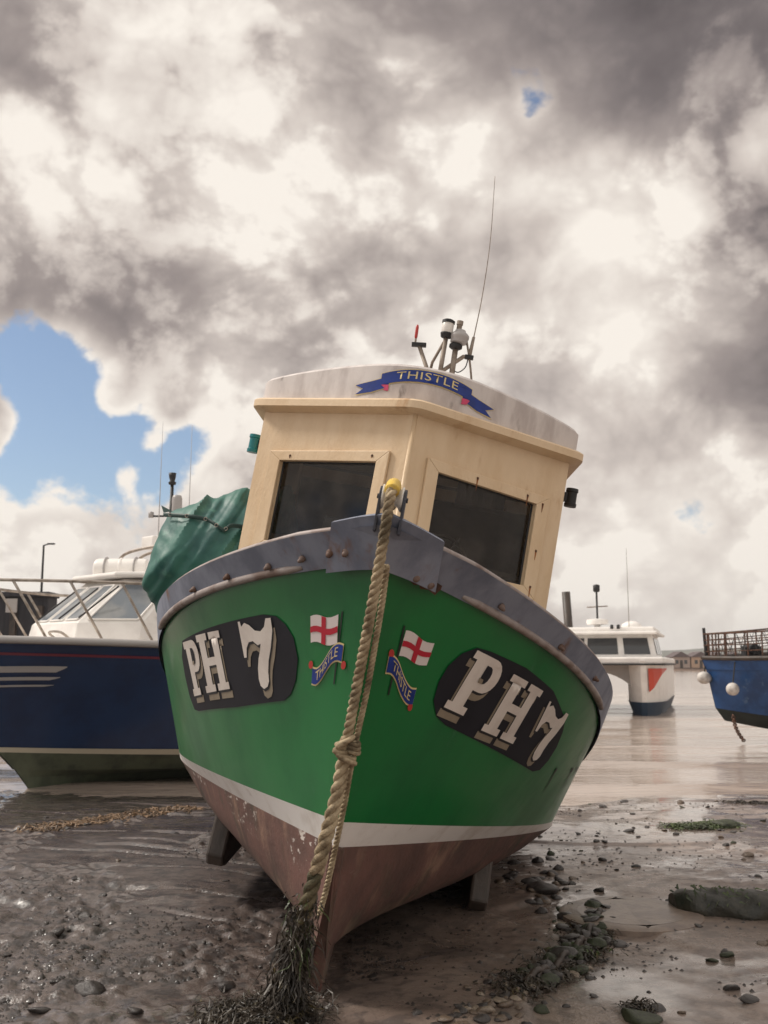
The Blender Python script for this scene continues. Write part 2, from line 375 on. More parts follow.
def make_ground():
    nr, nc = 560, 640
    ys = np.concatenate([np.linspace(-14, 3.0, 24)[:-1], 3.0*(15.5/3.0)**np.linspace(0, 1, nr)])
    ts = np.linspace(-1, 1, nc)
    Y = np.repeat(ys[:, None], nc, 1)
    # denser in the middle
    tt = np.sign(ts)*(0.55*np.abs(ts)+.45*np.abs(ts)**3)
    X = tt[None, :]*(np.maximum(Y, 3)+3.0)*1.15
    Zh = ground_h(X, Y)
    v = np.stack([X, Y, Zh], -1).reshape(-1, 3)
    i = np.arange(len(ys)-1)[:, None]*nc+np.arange(nc-1)[None, :]
    f = np.stack([i, i+1, i+nc+1, i+nc], -1).reshape(-1, 4)
    me = bpy.data.meshes.new('mud'); me.vertices.add(len(v)); me.vertices.foreach_set('co', v.ravel())
    me.loops.add(f.size); me.loops.foreach_set('vertex_index', f.ravel().astype(np.int32))
    me.polygons.add(len(f)); me.polygons.foreach_set('loop_start', np.arange(0, f.size, 4, dtype=np.int32))
    me.polygons.foreach_set('use_smooth', np.ones(len(f), bool)); me.update(calc_edges=True); me.validate()
    m = bpy.data.materials.new('wet_estuary_mud'); m.use_nodes = True
    N = Nodes(m.node_tree); p = N.n['Principled BSDF']
    pos = N.new('ShaderNodeNewGeometry').outputs['Position']
    sep = N.new('ShaderNodeSeparateXYZ'); N.link(pos, sep.inputs[0])
    n1 = N.noise(pos, 1.1, 5, .6).outputs[0]; n2 = N.noise(pos, 9, 6, .62).outputs[0]; n3 = N.noise(pos, 70, 4, .6).outputs[0]
    leftm = N.step(sep.outputs[0], .6, -.9)
    c = N.mix(N.step(n1, .35, .65), srgb(138, 121, 110), srgb(112, 97, 88))
    c = N.mix(N.math('MULTIPLY', leftm, .8), c, srgb(80, 72, 70))
    c = N.mix(N.math('MULTIPLY', N.step(n2, .47, .6), N.math('ADD', .45, N.math('MULTIPLY', leftm, .45))), c, srgb(56, 51, 50))
    c = N.mix(N.math('MULTIPLY', N.step(n3, .56, .7), .35), c, srgb(140, 124, 112))
    N.put(p.inputs['Base Color'], c)
    wet = N.math('ADD', N.math('MULTIPLY', N.noise(pos, 1.6, 5, .6).outputs[0], .7), N.math('MULTIPLY', n2, .45))
    mr = N.new('ShaderNodeMapRange'); N.link(wet, mr.inputs[0]); mr.inputs[1].default_value = .42; mr.inputs[2].default_value = .68; mr.inputs[3].default_value = .14; mr.inputs[4].default_value = .48
    N.link(mr.outputs[0], p.inputs['Roughness'])
    p.inputs['Specular IOR Level'].default_value = .6
    film = N.math('MULTIPLY', N.step(N.noise(pos, .9, 5, .62).outputs[0], .44, .58), N.math('SUBTRACT', 1.0, N.math('MULTIPLY', leftm, .45)))
    film = N.math('MAXIMUM', film, N.step(sep.outputs[1], 6.6, 9.5))
    N.put(p.inputs['Coat Weight'], film); p.inputs['Coat Roughness'].default_value = .10; p.inputs['Coat IOR'].default_value = 1.5
    bp = N.new('ShaderNodeBump'); bp.inputs['Distance'].default_value = .012
    N.put(bp.inputs['Strength'], N.math('SUBTRACT', .55, N.math('MULTIPLY', film, .35)))
    h = N.math('ADD', N.math('MULTIPLY', N.noise(pos, 26, 6, .62).outputs[0], 1.0), N.math('MULTIPLY', n3, .45))
    N.link(h, bp.inputs['Height']); N.link(bp.outputs[0], p.inputs['Normal'])
    me.materials.append(m)
    o = bpy.data.objects.new('mud_ground', me); col.objects.link(o); tag(o, kind='structure')
    # coarse sea bed under everything, out to the horizon
    MB().add([(-1590, -440, -1.2), (1790, -440, -1.2), (1790, 1840, -1.2), (-1590, 1840, -1.2)], [(0, 1, 2, 3)]).build('sea_bed', m)['kind'] = 'structure'

def make_water():
    m = bpy.data.materials.new('brown_estuary_water'); m.use_nodes = True
    N = Nodes(m.node_tree); p = N.n['Principled BSDF']
    pos = N.new('ShaderNodeNewGeometry').outputs['Position']
    c = N.mix(N.step(N.noise(N.vec('MULTIPLY', pos, (.12, .5, 1)), 1, 4).outputs[0], .35, .7), srgb(176, 160, 148), srgb(150, 134, 122))
    N.put(p.inputs['Base Color'], c); p.inputs['Roughness'].default_value = .12; p.inputs['IOR'].default_value = 1.45
    w1 = N.noise(N.vec('MULTIPLY', pos, (.35, 1.5, 1)), 1.0, 4, .6, .3).outputs[0]
    w2 = N.noise(N.vec('MULTIPLY', pos, (2.2, 6.5, 1)), 1.0, 3, .6).outputs[0]
    wv = N.math('POWER', w1, 2.0)
    hgt = N.math('ADD', N.math('MULTIPLY', wv, 1.0), N.math('MULTIPLY', w2, .24))
    bp = N.new('ShaderNodeBump'); bp.inputs['Strength'].default_value = .36; bp.inputs['Distance'].default_value = .09
    N.link(hgt, bp.inputs['Height']); N.link(bp.outputs[0], p.inputs['Normal'])
    # real low swell near the shore, flat further out
    nx, ny = 120, 260
    ys = 9.0*(70/9.0)**np.linspace(0, 1, ny); P = []
    for yv in ys:
        xs = np.linspace(-1, 1, nx)*(yv*.75+6)
        ph = yv*2.1+1.1*(fbm(xs*.18, xs*0+yv*.12, 5, 3)-.5)*7
        amp = (.3+1.2*fbm(xs*.3, xs*0+yv*.5, 15, 2))*.022*float(sstep(yv, 11.2, 12.6)*(1-sstep(yv, 45, 69)))
        zz = WATER_Z+amp*((.5+.5*np.sin(ph))**5*2-.35)
        P.append([(a, yv, b) for a, b in zip(xs, zz)])
    mb = MB(); mb.grid(P)
    w = 70*.75+6
    mb.add([(-1590, 70, WATER_Z), (1790, 70, WATER_Z), (1790, 1840, WATER_Z), (-1590, 1840, WATER_Z)], [(0, 1, 2, 3)])
    mb.add([(-1590, -300, WATER_Z), (-12.75, -300, WATER_Z), (-12.75, 9, WATER_Z), (-w, 70, WATER_Z), (-1590, 70, WATER_Z)], [(0, 1, 2, 3, 4)])
    mb.add([(1790, -300, WATER_Z), (12.75, -300, WATER_Z), (12.75, 9, WATER_Z), (w, 70, WATER_Z), (1790, 70, WATER_Z)], [(0, 1, 2, 3, 4)])
    mb.add([(-12.75, -300, WATER_Z), (12.75, -300, WATER_Z), (12.75, 9, WATER_Z), (-12.75, 9, WATER_Z)], [(0, 1, 2, 3)])
    mb.build('water', m, smooth=True)['kind'] = 'structure'
make_ground(); make_water()

# ------------------------------------------------------------------ hull tools
def level(y0, z0, W, L, p, a, b=0.0, ext=.55, x0=0.0):
    """a fore-and-aft line of a hull: u in 0..1 is the curved bow, beyond it the run aft"""
    def f(u):
        if u <= 1:
            return x0+(W-x0)*(1-(1-u)**p), y0+L*u, z0+a*u+b*u*u
        k = u-1; s = a+2*b
        return W*(1-.05*k*k), y0+L*u, z0+a+b+s*ext*(1-math.exp(-k/ext))
    return f
US = [(.5*(1-math.cos(math.pi*.5*i/26))*2) for i in range(27)]   # dense at the stem
US = sorted(set([round((i/34)**1.5, 5) for i in range(35)]+[1+.12*i for i in range(1, 9)]))
def band(A, B, n=6, us=US, bulge=0.0, off=0.0, sides=(-1, 1), power=1.0):
    mb = MB()
    for s in sides:
        P = []
        for u in us:
            a = A(u); b = B(u); row = []
            for i in range(n+1):
                v = (i/n)**power; k = bulge*math.sin(math.pi*v)*min(1, u*4)
                row.append((s*(a[0]*(1-v)+b[0]*v+k+off), a[1]*(1-v)+b[1]*v-(off if u < .02 else 0), a[2]*(1-v)+b[2]*v))
            P.append(row)
        mb.grid(P, flip=s > 0)
    return mb
def deck_sheet(A, dz, inset=.03, us=US):
    P = [[(s*max(A(u)[0]-inset, 0), A(u)[1]+inset, A(u)[2]+dz) for s in (-1, -.5, 0, .5, 1)] for u in us]
    return MB().grid(P)
def transom(levels, u):
    pts = [(f(u)[0], f(u)[1], f(u)[2]) for f in levels]
    poly = pts+[(-x, y, z) for x, y, z in reversed(pts)]
    return MB().prism(poly, (0, 1, 0), .03)

# ------------------------------------------------------------------ the green fishing boat
boat = thing('fishing_boat', 'green and white wooden fishing boat with a cream wheelhouse, aground on the mud', 'boat')
yaw, pit, rol = R_(-1.8653881), R_(1.21858224), R_(10.18956955)
RM = Matrix.Rotation(yaw, 3, 'Z') @ Matrix.Rotation(pit, 3, 'X') @ Matrix.Rotation(rol, 3, 'Y')
boat.rotation_euler = RM.to_euler('XYZ'); boat.location = (-.309, 4.646, -.01)
BW = RM.to_4x4(); BW.translation = Vector(boat.location)
def W(p): return BW @ Vector(p)

RT_ = level(-.844, 2.006, 1.393, 3.071, 2.616, -.91, .14)
RB_ = level(-.692, 1.852, 1.362, 2.979, 2.673, -.738, -.173)
ST_ = level(-.273, .771, 1.341, 3.156, 1.801, -.216, -.051)
SB_ = level(-.189, .649, 1.375, 3.179, 1.60, -.114, -.083)

# arc length chart of the topsides
_uu = np.linspace(0, 1, 400)
_mid = np.array([[(ST_(u)[i]+RB_(u)[i])/2 for i in range(3)] for u in _uu])
_al = np.concatenate([[0], np.cumsum(np.linalg.norm(np.diff(_mid, axis=0), axis=1))])
def topside(s, a, v):
    u = float(np.interp(a, _al, _uu)); p, q = ST_(u), RB_(u)
    return Vector((s*(p[0]*(1-v)+q[0]*v), p[1]*(1-v)+q[1]*v, p[2]*(1-v)+q[2]*v))
def topside_off(s, a, v, off):
    P = topside(s, a, v); da = topside(s, a+.01, v)-topside(s, max(a-.01, 0), v); dv = topside(s, a, v+.01)-topside(s, a, v-.01)
    n = da.cross(dv).normalized()
    if n.x*s < 0: n = -n
    return P+n*off

def build_green_boat():
    band(ST_, RB_, 8).build('hull', GREEN, boat, smooth=True, weld=True)
    band(SB_, ST_, 2).build('boot_stripe', WHITEP, boat, smooth=True, weld=True)
    # bottom: from the boot stripe down and in to the garboard
    mb = MB()
    for s in (-1, 1):
        P = []
        for u in US:
            x, y, z = SB_(u); row = []
            zg = .15+.05*min(u, 1); k = 1.7+3.4*min(1, u*1.6)
            ystem = 0
            for i in range(11):
                v = 1-i/10
                gx = .035; X = gx+(x-gx)*v if x > gx else x*v+gx*(1-v)
                zz = zg+(z-zg)*v**k
                yy = y*v+(y*1.0+.155*max(0, 1-u*3)+.1*min(1, u))*(1-v)
                row.append((s*X, yy, zz))
            P.append(row)
        mb.grid(P, flip=s > 0)
    mb.build('hull_bottom', ANTIF, boat, smooth=True, weld=True)
    # stem post and keel in one timber
    prof = [(-.192, .655), (-.15, .5), (-.10, .34), (-.045, .17), (0.0, 0.02), (.03, -.12), (6.5, -.32), (6.5, .2), (1.0, .2), (.25, .26), (.06, .40), (-.06, .62)]
    mb = MB(); hw = .032
    mb.prism([(-hw, y, z) for y, z in prof], (1, 0, 0), 2*hw)
    mb.build('keel', ANTIF, boat, bevel=.012)
    for s in (-1, 1):
        k = MB()
        y0 = 1.52 if s < 0 else 1.4
        zt = .42; xk = s*(.78 if s < 0 else .79)
        zk = -.09 if s < 0 else -.03
        k.prism([(xk-.055, y0, .20+zk), (xk-.055, y0+.05, .14+zk), (xk-.055, y0+.16, .12+zk), (xk-.055, 5.2, .02), (xk-.055, 5.2, zt), (xk-.055, y0+.1, zt)], (1, 0, 0), .11)
        k.build('bilge_keel', WOODD, boat, bevel=.015)
    transom([SB_, ST_, RB_], US[-1]).build('transom', GREEN, boat)
    deck_sheet(RB_, -.12, .05).build('deck', GREYW, boat)
    # steel bulwark band: outer plate, inner plate, cap and lower moulding
    mb = MB(); th = .045
    for s in (-1, 1):
        P = []
        for u in US:
            a, b = RB_(u), RT_(u); o = .018 if u > .002 else 0.0
            dz = .03*(1-min(1, u*9))
            P.append([(s*(a[0]+o), a[1]-.018*max(0, 1-u*12), a[2]-.01), (s*((a[0]+b[0])/2+o+.003), (a[1]+b[1])/2-.018*max(0, 1-u*12), (a[2]+b[2])/2),
                      (s*(b[0]+o), b[1]-.018*max(0, 1-u*12), b[2]-dz), (s*max(b[0]-th, 0), b[1]+.03, b[2]-dz), (s*max(a[0]-th, 0), a[1]+.03, a[2]-.01)])
        mb.grid(P, flip=s > 0)
    mb.build('bulwark', STEEL, boat, smooth=True, weld=True, auto=40)
    for s in (-1, 1):
        cap = [(s*(RT_(u)[0]-.008), RT_(u)[1], RT_(u)[2]-.03*(1-min(1, u*9))+.008) for u in US if u > .05]
        MB().tube(cap, .016, 8).build('rail_cap', STEELM, boat, smooth=True)
        u_m = [u for u in US if .085 < u < .56]
        mo = [(s*(RB_(u)[0]+.026), RB_(u)[1]-.004, RB_(u)[2]+.006) for u in u_m]
        MB().tube(mo, [.010]+[.019]*(len(mo)-2)+[.014], 8).build('rubbing_strip', STEELM, boat, smooth=True)
    # raised bow plate wrapped round the stem
    nose = [u for u in US if u <= .062]
    mb = MB(); rows = []
    seq = [(-1, u) for u in reversed(nose)]+[(1, u) for u in nose[1:]]
    for s, u in seq:
        a, b = RB_(u), RT_(u); q = min(1, u/.02)
        ox = .03*q+.0; oy = .03
        zl = .012; zt = .035
        rows.append([(s*(a[0]+ox), a[1]-oy, a[2]-.035), (s*(a[0]*.5+b[0]*.5+ox), (a[1]+b[1])/2-oy, (a[2]+b[2])/2), (s*(b[0]+ox), b[1]-oy, b[2]+.012),
                     (s*(b[0]+ox-.01*q), b[1]-oy+.012, b[2]+.022), (s*max(b[0]-.03, 0), b[1]+.04, b[2]+.022), (s*max(b[0]-.03, 0), b[1]+.045, b[2]-.06)])
    mb.grid(rows)
    mb.build('bow_plate', STEEL, boat, smooth=True, weld=True, auto=35)
    def rail_pt(s, u, v, off):
        a, b = RB_(u), RT_(u); e = 1e-3
        P = Vector((s*(a[0]*(1-v)+b[0]*v), a[1]*(1-v)+b[1]*v, a[2]*(1-v)+b[2]*v))
        a2, b2 = RB_(u+e), RT_(u+e)
        Q = Vector((s*(a2[0]*(1-v)+b2[0]*v), a2[1]*(1-v)+b2[1]*v, a2[2]*(1-v)+b2[2]*v))
        n = (Q-P).cross(Vector((s*(b[0]-a[0]), b[1]-a[1], b[2]-a[2]))).normalized()
        if n.x*s < 0: n = -n
        return P+n*off, n
    for s, u, v, big in ((-1, .038, .42, 0), (-1, .058, .46, 0), (1, .034, .10, 1), (1, .052, .10, 1), (-1, .1, .4, 0), (-1, .155, .38, 0), (-1, .24, .4, 0), (-1, .34, .42, 0), (1, .16, .45, 0), (1, .3, .45, 0), (1, .45, .5, 0)):
        p, n = rail_pt(s, u, v, .035 if u < .062 else .02)
        r = .018 if big else (.013 if u < .062 else .010)
        MB().lathe([(r*1.5, -.008), (r*1.5, .004), (r, .006), (r*.95, .016), (r*.5, .024), (0, .025)], p, n, 10).build('bolt', RUSTB, boat, smooth=True)
        if big:
            w = MB()
            pts = []
            for k in range(12):
                a = 2*math.pi*k/12; rr = .05*(.7+.5*random.random())
                q, _ = rail_pt(s, u+math.cos(a)*rr*.33, v+math.sin(a)*rr*4.2-.02, .0345)
                pts.append(q)
            w.add(pts, [tuple(range(12))]); w.build('rust_patch', RUST, boat)
    # fairlead roller standing on the bow plate
    f = thing_part = bpy.data.objects.new('fairlead_roller', None)
    col.objects.link(f); f.parent = boat
    for sx in (-.052, .042):
        mb = MB(); pr = []
        for k in range(9):
            a = math.pi*k/8; pr.append((sx, -.80+.046*math.cos(a), 2.085+.046*math.sin(a)))
        pr += [(sx, -.845, 1.95), (sx, -.755, 1.95)]
        mb.prism(pr, (1, 0, 0), .011); mb.build('cheek_plate', STEELD, f, bevel=.002)
    MB().lathe([(.05, 0), (.048, .006), (.03, .02), (.026, .042), (.03, .062), (.048, .076), (.05, .082)], (-.0415, -.80, 2.09), (1, 0, 0), 20).build('sheave', LAMPW, f, smooth=True)
    MB().tube([(-.06, -.80, 2.09), (.06, -.80, 2.09)], .010, 8).build('pin', STEELD, f)

    # ---------------- wheelhouse
    cx, w, y0, yc, yb, zb, zt = -.048, 1.009, 1.16, 1.827, 3.7, 1.0, 2.9
    A0 = Vector((cx, y0, 0)); cor = {s: Vector((cx+s*w, yc, 0)) for s in (-1, 1)}
    E = {s: (cor[s]-A0).normalized() for s in (-1, 1)}; Lp = (cor[1]-A0).length
    NR = {s: Vector((E[s].y*s, -E[s].x*s, 0)) for s in (-1, 1)}
    for s in (-1, 1):
        if NR[s].y > 0: NR[s] = -NR[s]
    def FP(s, d, z, off=0.0): return A0+E[s]*d+NR[s]*off+Vector((0, 0, z))
    def holed(fn, d0, d1, z0, z1, hole, mb):
        (h0, k0), (h1, k1), (h2, k2), (h3, k3) = hole   # TL TR BR BL
        o = [(d0, z1), (d1, z1), (d1, z0), (d0, z0)]
        for off in (0.0, -.04):
            a = [fn(d, z, off) for d, z in o]; b = [fn(d, z, off) for d, z in hole]
            mb.add(a+b, [(i, (i+1) % 4, 4+(i+1) % 4, 4+i) for i in range(4)])
        a = [fn(d, z, 0.0) for d, z in hole]; b = [fn(d, z, -.04) for d, z in hole]
        mb.add(a+b, [(i, (i+1) % 4, 4+(i+1) % 4, 4+i) for i in range(4)])
    hole = {s: [(.215, 2.575), (.985, 2.552), (.985, 2.03), (.222, 2.03)] for s in (-1, 1)}
    wall = MB()
    for s in (-1, 1):
        holed(lambda d, z, o, s=s: FP(s, d, z, o), 0, Lp, zb, zt, hole[s], wall)
        sh = [(.10, 2.5), (1.2, 2.5), (1.2, 2.05), (.10, 2.05)]
        def side(d, z, o, s=s): return Vector((cx+s*(w+o), yc+d, z))
        holed(side, 0, yb-yc, zb, zt, sh, wall)
    wall.add([(cx-w, yb, zb), (cx+w, yb, zb), (cx+w, yb, zt), (cx-w, yb, zt)], [(0, 1, 2, 3)])
    wall.build('wheelhouse', CREAM, boat)
    # soft corner post covering the front arris
    MB().tube([(cx, y0+.016, zb), (cx, y0+.016, zt-.01)], .016, 12).build('corner_post', CREAM, boat, smooth=True)
    ins = MB(); ins.box((cx, yb-.06, 1.9), (2*w-.12, .03, 1.7)); ins.box((cx, 2.6, 1.1), (1.9, 2.1, .03)); ins.build('cabin_lining', INNER, boat)
    MB().prism([(cx-.95, 1.9, 2.845), (cx, 1.27, 2.845), (cx+.95, 1.9, 2.845), (cx+.95, 3.6, 2.845), (cx-.95, 3.6, 2.845)], (0, 0, 1), .015).build('deckhead', CEIL, boat)
    for yy in (1.75, 2.2, 2.65, 3.1): MB().box((cx, yy, 2.82), (1.85 if yy > 1.9 else 1.3, .05, .05)).build('deck_beam', CREAM, boat)
    MB().box((cx-.42, 1.98, 2.80), (.7, .05, .025), Matrix.Rotation(R_(-18), 3, 'Z')).build('light_batten', LAMPW, boat)
    MB().box((cx+.5, 2.4, 2.66), (.34, .2, .2)).build('locker', WOODD, boat)
    cons = MB(); cons.prism([(cx-.9, 1.95, 2.07), (cx, 1.32, 2.07), (cx+.9, 1.95, 2.07), (cx+.9, 2.15, 2.05), (cx-.9, 2.15, 2.05)], (0, 0, 1), .03)
    cons.box((cx+.25, 2.1, 1.75), (.5, .3, .6)); cons.build('console', INNER, boat)
    wh = MB(); ring = [(cx+.28+.2*math.cos(a), 2.33, 2.12+.2*math.sin(a)) for a in [2*math.pi*i/24 for i in range(25)]]
    wh.tube(ring, .014, 6)
    for k in range(6):
        a = math.pi*k/3; wh.tube([(cx+.28, 2.33, 2.12), (cx+.28+.24*math.cos(a), 2.33, 2.12+.24*math.sin(a))], .011, 6)
    wh.build('steering_wheel', WOODD, boat, smooth=True)
    MB().box((cx-.35, 1.95, 2.18), (.3, .18, .18)).build('instrument_box', BLACK, boat, bevel=.01); MB().box((cx-.1, 2.25, 2.78), (.34, .2, .13)).build('radio', BLACK, boat, bevel=.01)
    for s in (-1, 1):
        # window: proud cream frame of four butted battens, set-back pane
        fr = MB(); hh = hole[s]
        outer = [(.128, 2.645), (1.085, 2.612), (1.085, 1.955), (.14, 1.955)]
        for i in range(4):
            j = (i+1) % 4
            q = [outer[i], outer[j], hh[j], hh[i]]
            a = [FP(s, d, z, .002) for d, z in q]; b = [FP(s, d, z, .02) for d, z in q]
            fr.add(a+b, [(0, 1, 2, 3), (4, 5, 6, 7)]+[(k, (k+1) % 4, 4+(k+1) % 4, 4+k) for k in range(4)])
        fro = fr.build('window', CREAM, boat, bevel=.004, weld=False)
        pn = MB(); pn.add([FP(s, d, z, -.028) for d, z in [(.2, 2.59), (1.0, 2.57), (1.0, 2.015), (.2, 2.015)]], [(0, 1, 2, 3)]); pn.build('pane', GLASS, fro)
        gs = MB()   # rubber seal inside the opening
        for i in range(4):
            j = (i+1) % 4; gs.tube([FP(s, *hh[i], -.026), FP(s, *hh[j], -.026)], .009, 6)
        gs.build('seal', BLACK, fro)
        # screws with rust runs
        sp = [(.25, 2.61), (.9, 2.585)] if s < 0 else [(.50, 2.605), (.90, 2.588), (1.03, 2.56), (1.035, 2.26), (.88, 1.99), (1.035, 2.03)]
        for d, z in sp:
            MB().lathe([(.008, 0), (.007, .004), (0, .006)], FP(s, d, z, .0205), NR[s], 8).build('screw', RUST, fro)
            dr = MB(); random.random(); l = random.uniform(.05, .10) if s > 0 else random.uniform(.012, .02)
            e = 1.0 if s > 0 else .7; g = [(d-.008*e, z+.009*e), (d+.009*e, z+.007*e), (d+.006*e, z-.016), (d+.002, z-l), (d-.002, z-l*.9), (d-.006*e, z-.012)]
            dr.add([FP(s, a, b, .0212) for a, b in g], [tuple(range(6))]); dr.build('rust_run', RUSTST, fro)
    for s in (-1, 1):
        MB().add([(cx+s*(w-.02), yc+.08, 2.52), (cx+s*(w-.02), yc+1.22, 2.52), (cx+s*(w-.02), yc+1.22, 2.03), (cx+s*(w-.02), yc+.08, 2.03)], [(0, 1, 2, 3)]).build('side_pane', GLASS, boat)
    # roof: plan outline with a rounded nose, brim, fascia, cambered top
    def outline(off, rad=.22):
        pts = []
        c = [Vector((cx-w-off, yb+.1)), Vector((cx-w-off, yc-off*.55)), Vector((cx, y0-off*1.25)), Vector((cx+w+off, yc-off*.55)), Vector((cx+w+off, yb+.1))]
        def rnd(a, b, d, r, n):
            p0 = b+(a-b).normalized()*r; p1 = b+(d-b).normalized()*r
            return [p0*(1-t)**2+b*2*t*(1-t)+p1*t*t for t in [i/n for i in range(n+1)]]
        pts = [c[0]]+rnd(c[0], c[1], c[2], .05, 5)+rnd(c[1], c[2], c[3], rad, 12)+rnd(c[2], c[3], c[4], .05, 5)+[c[4]]
        out = []
        for a, b in zip(pts, pts[1:]):     # resample long runs
            n = max(1, int((b-a).length/.08))
            out += [a.lerp(b, i/n) for i in range(n)]
        return out+[pts[-1]]
    ol = outline(.085, .08); il = outline(.02, .3); mb = MB()
    prof = [(0.0, zt-.03), (.085, zt-.005), (.085, zt+.035), (.07, zt+.05), (0.0, zt+.052)]
    rows = []
    b0 = outline(-.01, .08)
    mb.grid([[(p.x, p.y, zt-.032) for p in b0], [(p.x, p.y, zt-.004) for p in ol], [(p.x, p.y, zt+.038) for p in ol], [(p.x, p.y, zt+.05) for p in outline(.072, .08)], [(p.x, p.y, zt+.052) for p in outline(-.06, .3)]]) if len(b0) == len(ol) == len(outline(.072, .08)) == len(outline(-.06, .3)) else None
    if not mb.f:
        def rs(o, n=120):
            d = np.concatenate([[0], np.cumsum([(b-a).length for a, b in zip(o, o[1:])])]); t = np.linspace(0, d[-1], n)
            return [Vector((float(np.interp(q, d, [p.x for p in o])), float(np.interp(q, d, [p.y for p in o])))) for q in t]
        L4 = [(rs(outline(-.01, .08)), zt-.032), (rs(ol), zt-.004), (rs(ol), zt+.038), (rs(outline(.072, .08)), zt+.05), (rs(outline(-.06, .3)), zt+.052)]
        mb.grid([[(p.x, p.y, z) for p in o] for o, z in L4])
    mb.build('brim', CREAM, boat, smooth=True, auto=30)
    def crown(x):
        d = abs(x-cx)/(w+.03); return 3.195-.085*d*d-.02*d**6
    def rs(o, n=121):
        d = np.concatenate([[0], np.cumsum([(b-a).length for a, b in zip(o, o[1:])])]); t = np.linspace(0, d[-1], n)
        return [Vector((float(np.interp(q, d, [p.x for p in o])), float(np.interp(q, d, [p.y for p in o])))) for q in t]
    fo = rs(outline(.035, .42)); tp = rs(outline(.02, .42)); tp2 = rs(outline(-.01, .42))
    rf = MB(); rf.grid([[(p.x, p.y, zt+.04) for p in fo], [(p.x, p.y, crown(p.x)-.02) for p in fo], [(p.x, p.y, crown(p.x)-.004) for p in tp], [(p.x, p.y, crown(p.x)) for p in tp2]])
    n = len(tp2)
    rf.grid([[(tp2[i].x*(1-t)+tp2[n-1-i].x*t, tp2[i].y*(1-t)+tp2[n-1-i].y*t, crown(tp2[i].x*(1-t)+tp2[n-1-i].x*t)+.0) for t in [k/12 for k in range(13)]] for i in range(n//2+1)])
    rf.build('roof', ROOFW, boat, smooth=True, weld=True, auto=32)
    global FASC
    FASC = fo
    # side lamps
    for s, m, yz in ((-1, TEAL, (2.2, 2.69)), (1, REDT, (2.2, 2.69))):
        o = MB(); x = cx+s*(w+.075)
        o.lathe([(.04, -.062), (.042, -.04), (.036, -.035), (.036, .035), (.042, .04), (.04, .062)], (x, yz[0]-.15, yz[1]), (0, 0, 1), 14)
        lb = o.build('side_lamp', m if s < 0 else BLACK, boat, smooth=True, auto=30)
        MB().box((cx+s*(w+.02), yz[0]-.15, yz[1]), (.05, .05, .06)).build('bracket', BLACK, lb)

    # ---------------- aerial gantry on the roof (plane y = 2)
    def G(x, z, y=2.0): return (x, y, z)
    MB().tube([G(.0, 3.2), G(-.031, 3.33), G(-.14, 3.535)], .014, 8).build('gantry_arm', GALV, boat, smooth=True)
    MB().box(G(-.145, 3.545), (.10, .035, .028), Matrix.Rotation(R_(-6), 3, 'Y')).build('arm_bracket', BLACK, boat, bevel=.004)
    MB().tube([G(-.172, 3.55), G(-.174, 3.60)], .007, 8).build('stub_aerial', GALV, boat)
    MB().lathe([(.007, 0), (.011, .012), (.011, .08), (.007, .095), (0, .1)], G(-.174, 3.585), (-.04, 0, 1), 10).build('aerial_tip', REDT, boat, smooth=True)
    MB().tube([G(.03, 3.17), G(.027, 3.63)], .016, 8).build('lamp_post', GALV, boat, smooth=True)
    lt = MB().lathe([(.02, 0), (.036, .006), (.042, .03), (.042, .036)], G(.027, 3.62), n=16).build('lamp_base', BLACK, boat, smooth=True)
    lt = MB().lathe([(.038, 0), (.04, .004), (.04, .066), (.038, .07)], G(.027, 3.656), n=16).build('lamp_glass', LAMPW, boat, smooth=True, auto=40)
    MB().lathe([(.044, 0), (.044, .018), (.03, .026), (0, .027)], G(.027, 3.726), n=16).build('lamp_cap', BLACK, boat, smooth=True, auto=40)
    MB().tube([G(-.06, 3.18, 2.1), G(-.036, 3.45, 2.04), G(.018, 3.59)], .010, 8).build('gantry_brace', GALV, boat, smooth=True)
    MB().tube([G(.115, 3.17), G(.103, 3.6)], .019, 8).build('gantry_pole', GALV, boat, smooth=True)
    MB().lathe([(.03, 0), (.045, .01), (.045, .03), (.03, .04)], G(.103, 3.555), n=16).build('dome_mount', BLACK, boat, smooth=True)
    MB().lathe([(.034, 0), (.058, .01), (.06, .035), (.066, .045), (.066, .06), (.055, .075), (.04, .085), (.034, .1), (0, .101)], G(.118, 3.592), n=18).build('receiver_dome', GREYW, boat, smooth=True, auto=50)
    MB().lathe([(.018, 0), (.018, .04), (.022, .042), (.022, .07), (0, .071)], G(.105, 3.685), n=12).build('dome_cap', GALV, boat, smooth=True, auto=40)
    MB().tube([G(.03, 3.38), G(.168, 3.515), G(.22, 3.523)], .014, 8).build('gantry_arm', GALV, boat, smooth=True)
    MB().box(G(.205, 3.515), (.06, .03, .03)).build('arm_bracket', BLACK, boat, bevel=.004)
    MB().tube([G(.168, 3.63), G(.205, 3.52), G(.23, 3.43), G(.262, 3.3)], .008, 6).build('gantry_brace', GALV, boat, smooth=True)
    MB().tube([G(.205, 3.5), G(.213, 3.66)], [.014, .010], 8).build('whip_base', GALV, boat, smooth=True)
    MB().tube(spline([G(.213, 3.65), G(.222, 3.95), G(.212, 4.35), G(.168, 4.82)], 8), [.0045-.0025*i/24 for i in range(25)], 6).build('whip_aerial', GALV, boat, smooth=True)
    MB().tube(spline([G(.2, 3.5), G(.19, 3.44), G(.15, 3.40), G(.11, 3.41)], 6), .004, 5).build('aerial_cable', BLACK, boat, smooth=True)

build_green_boat()

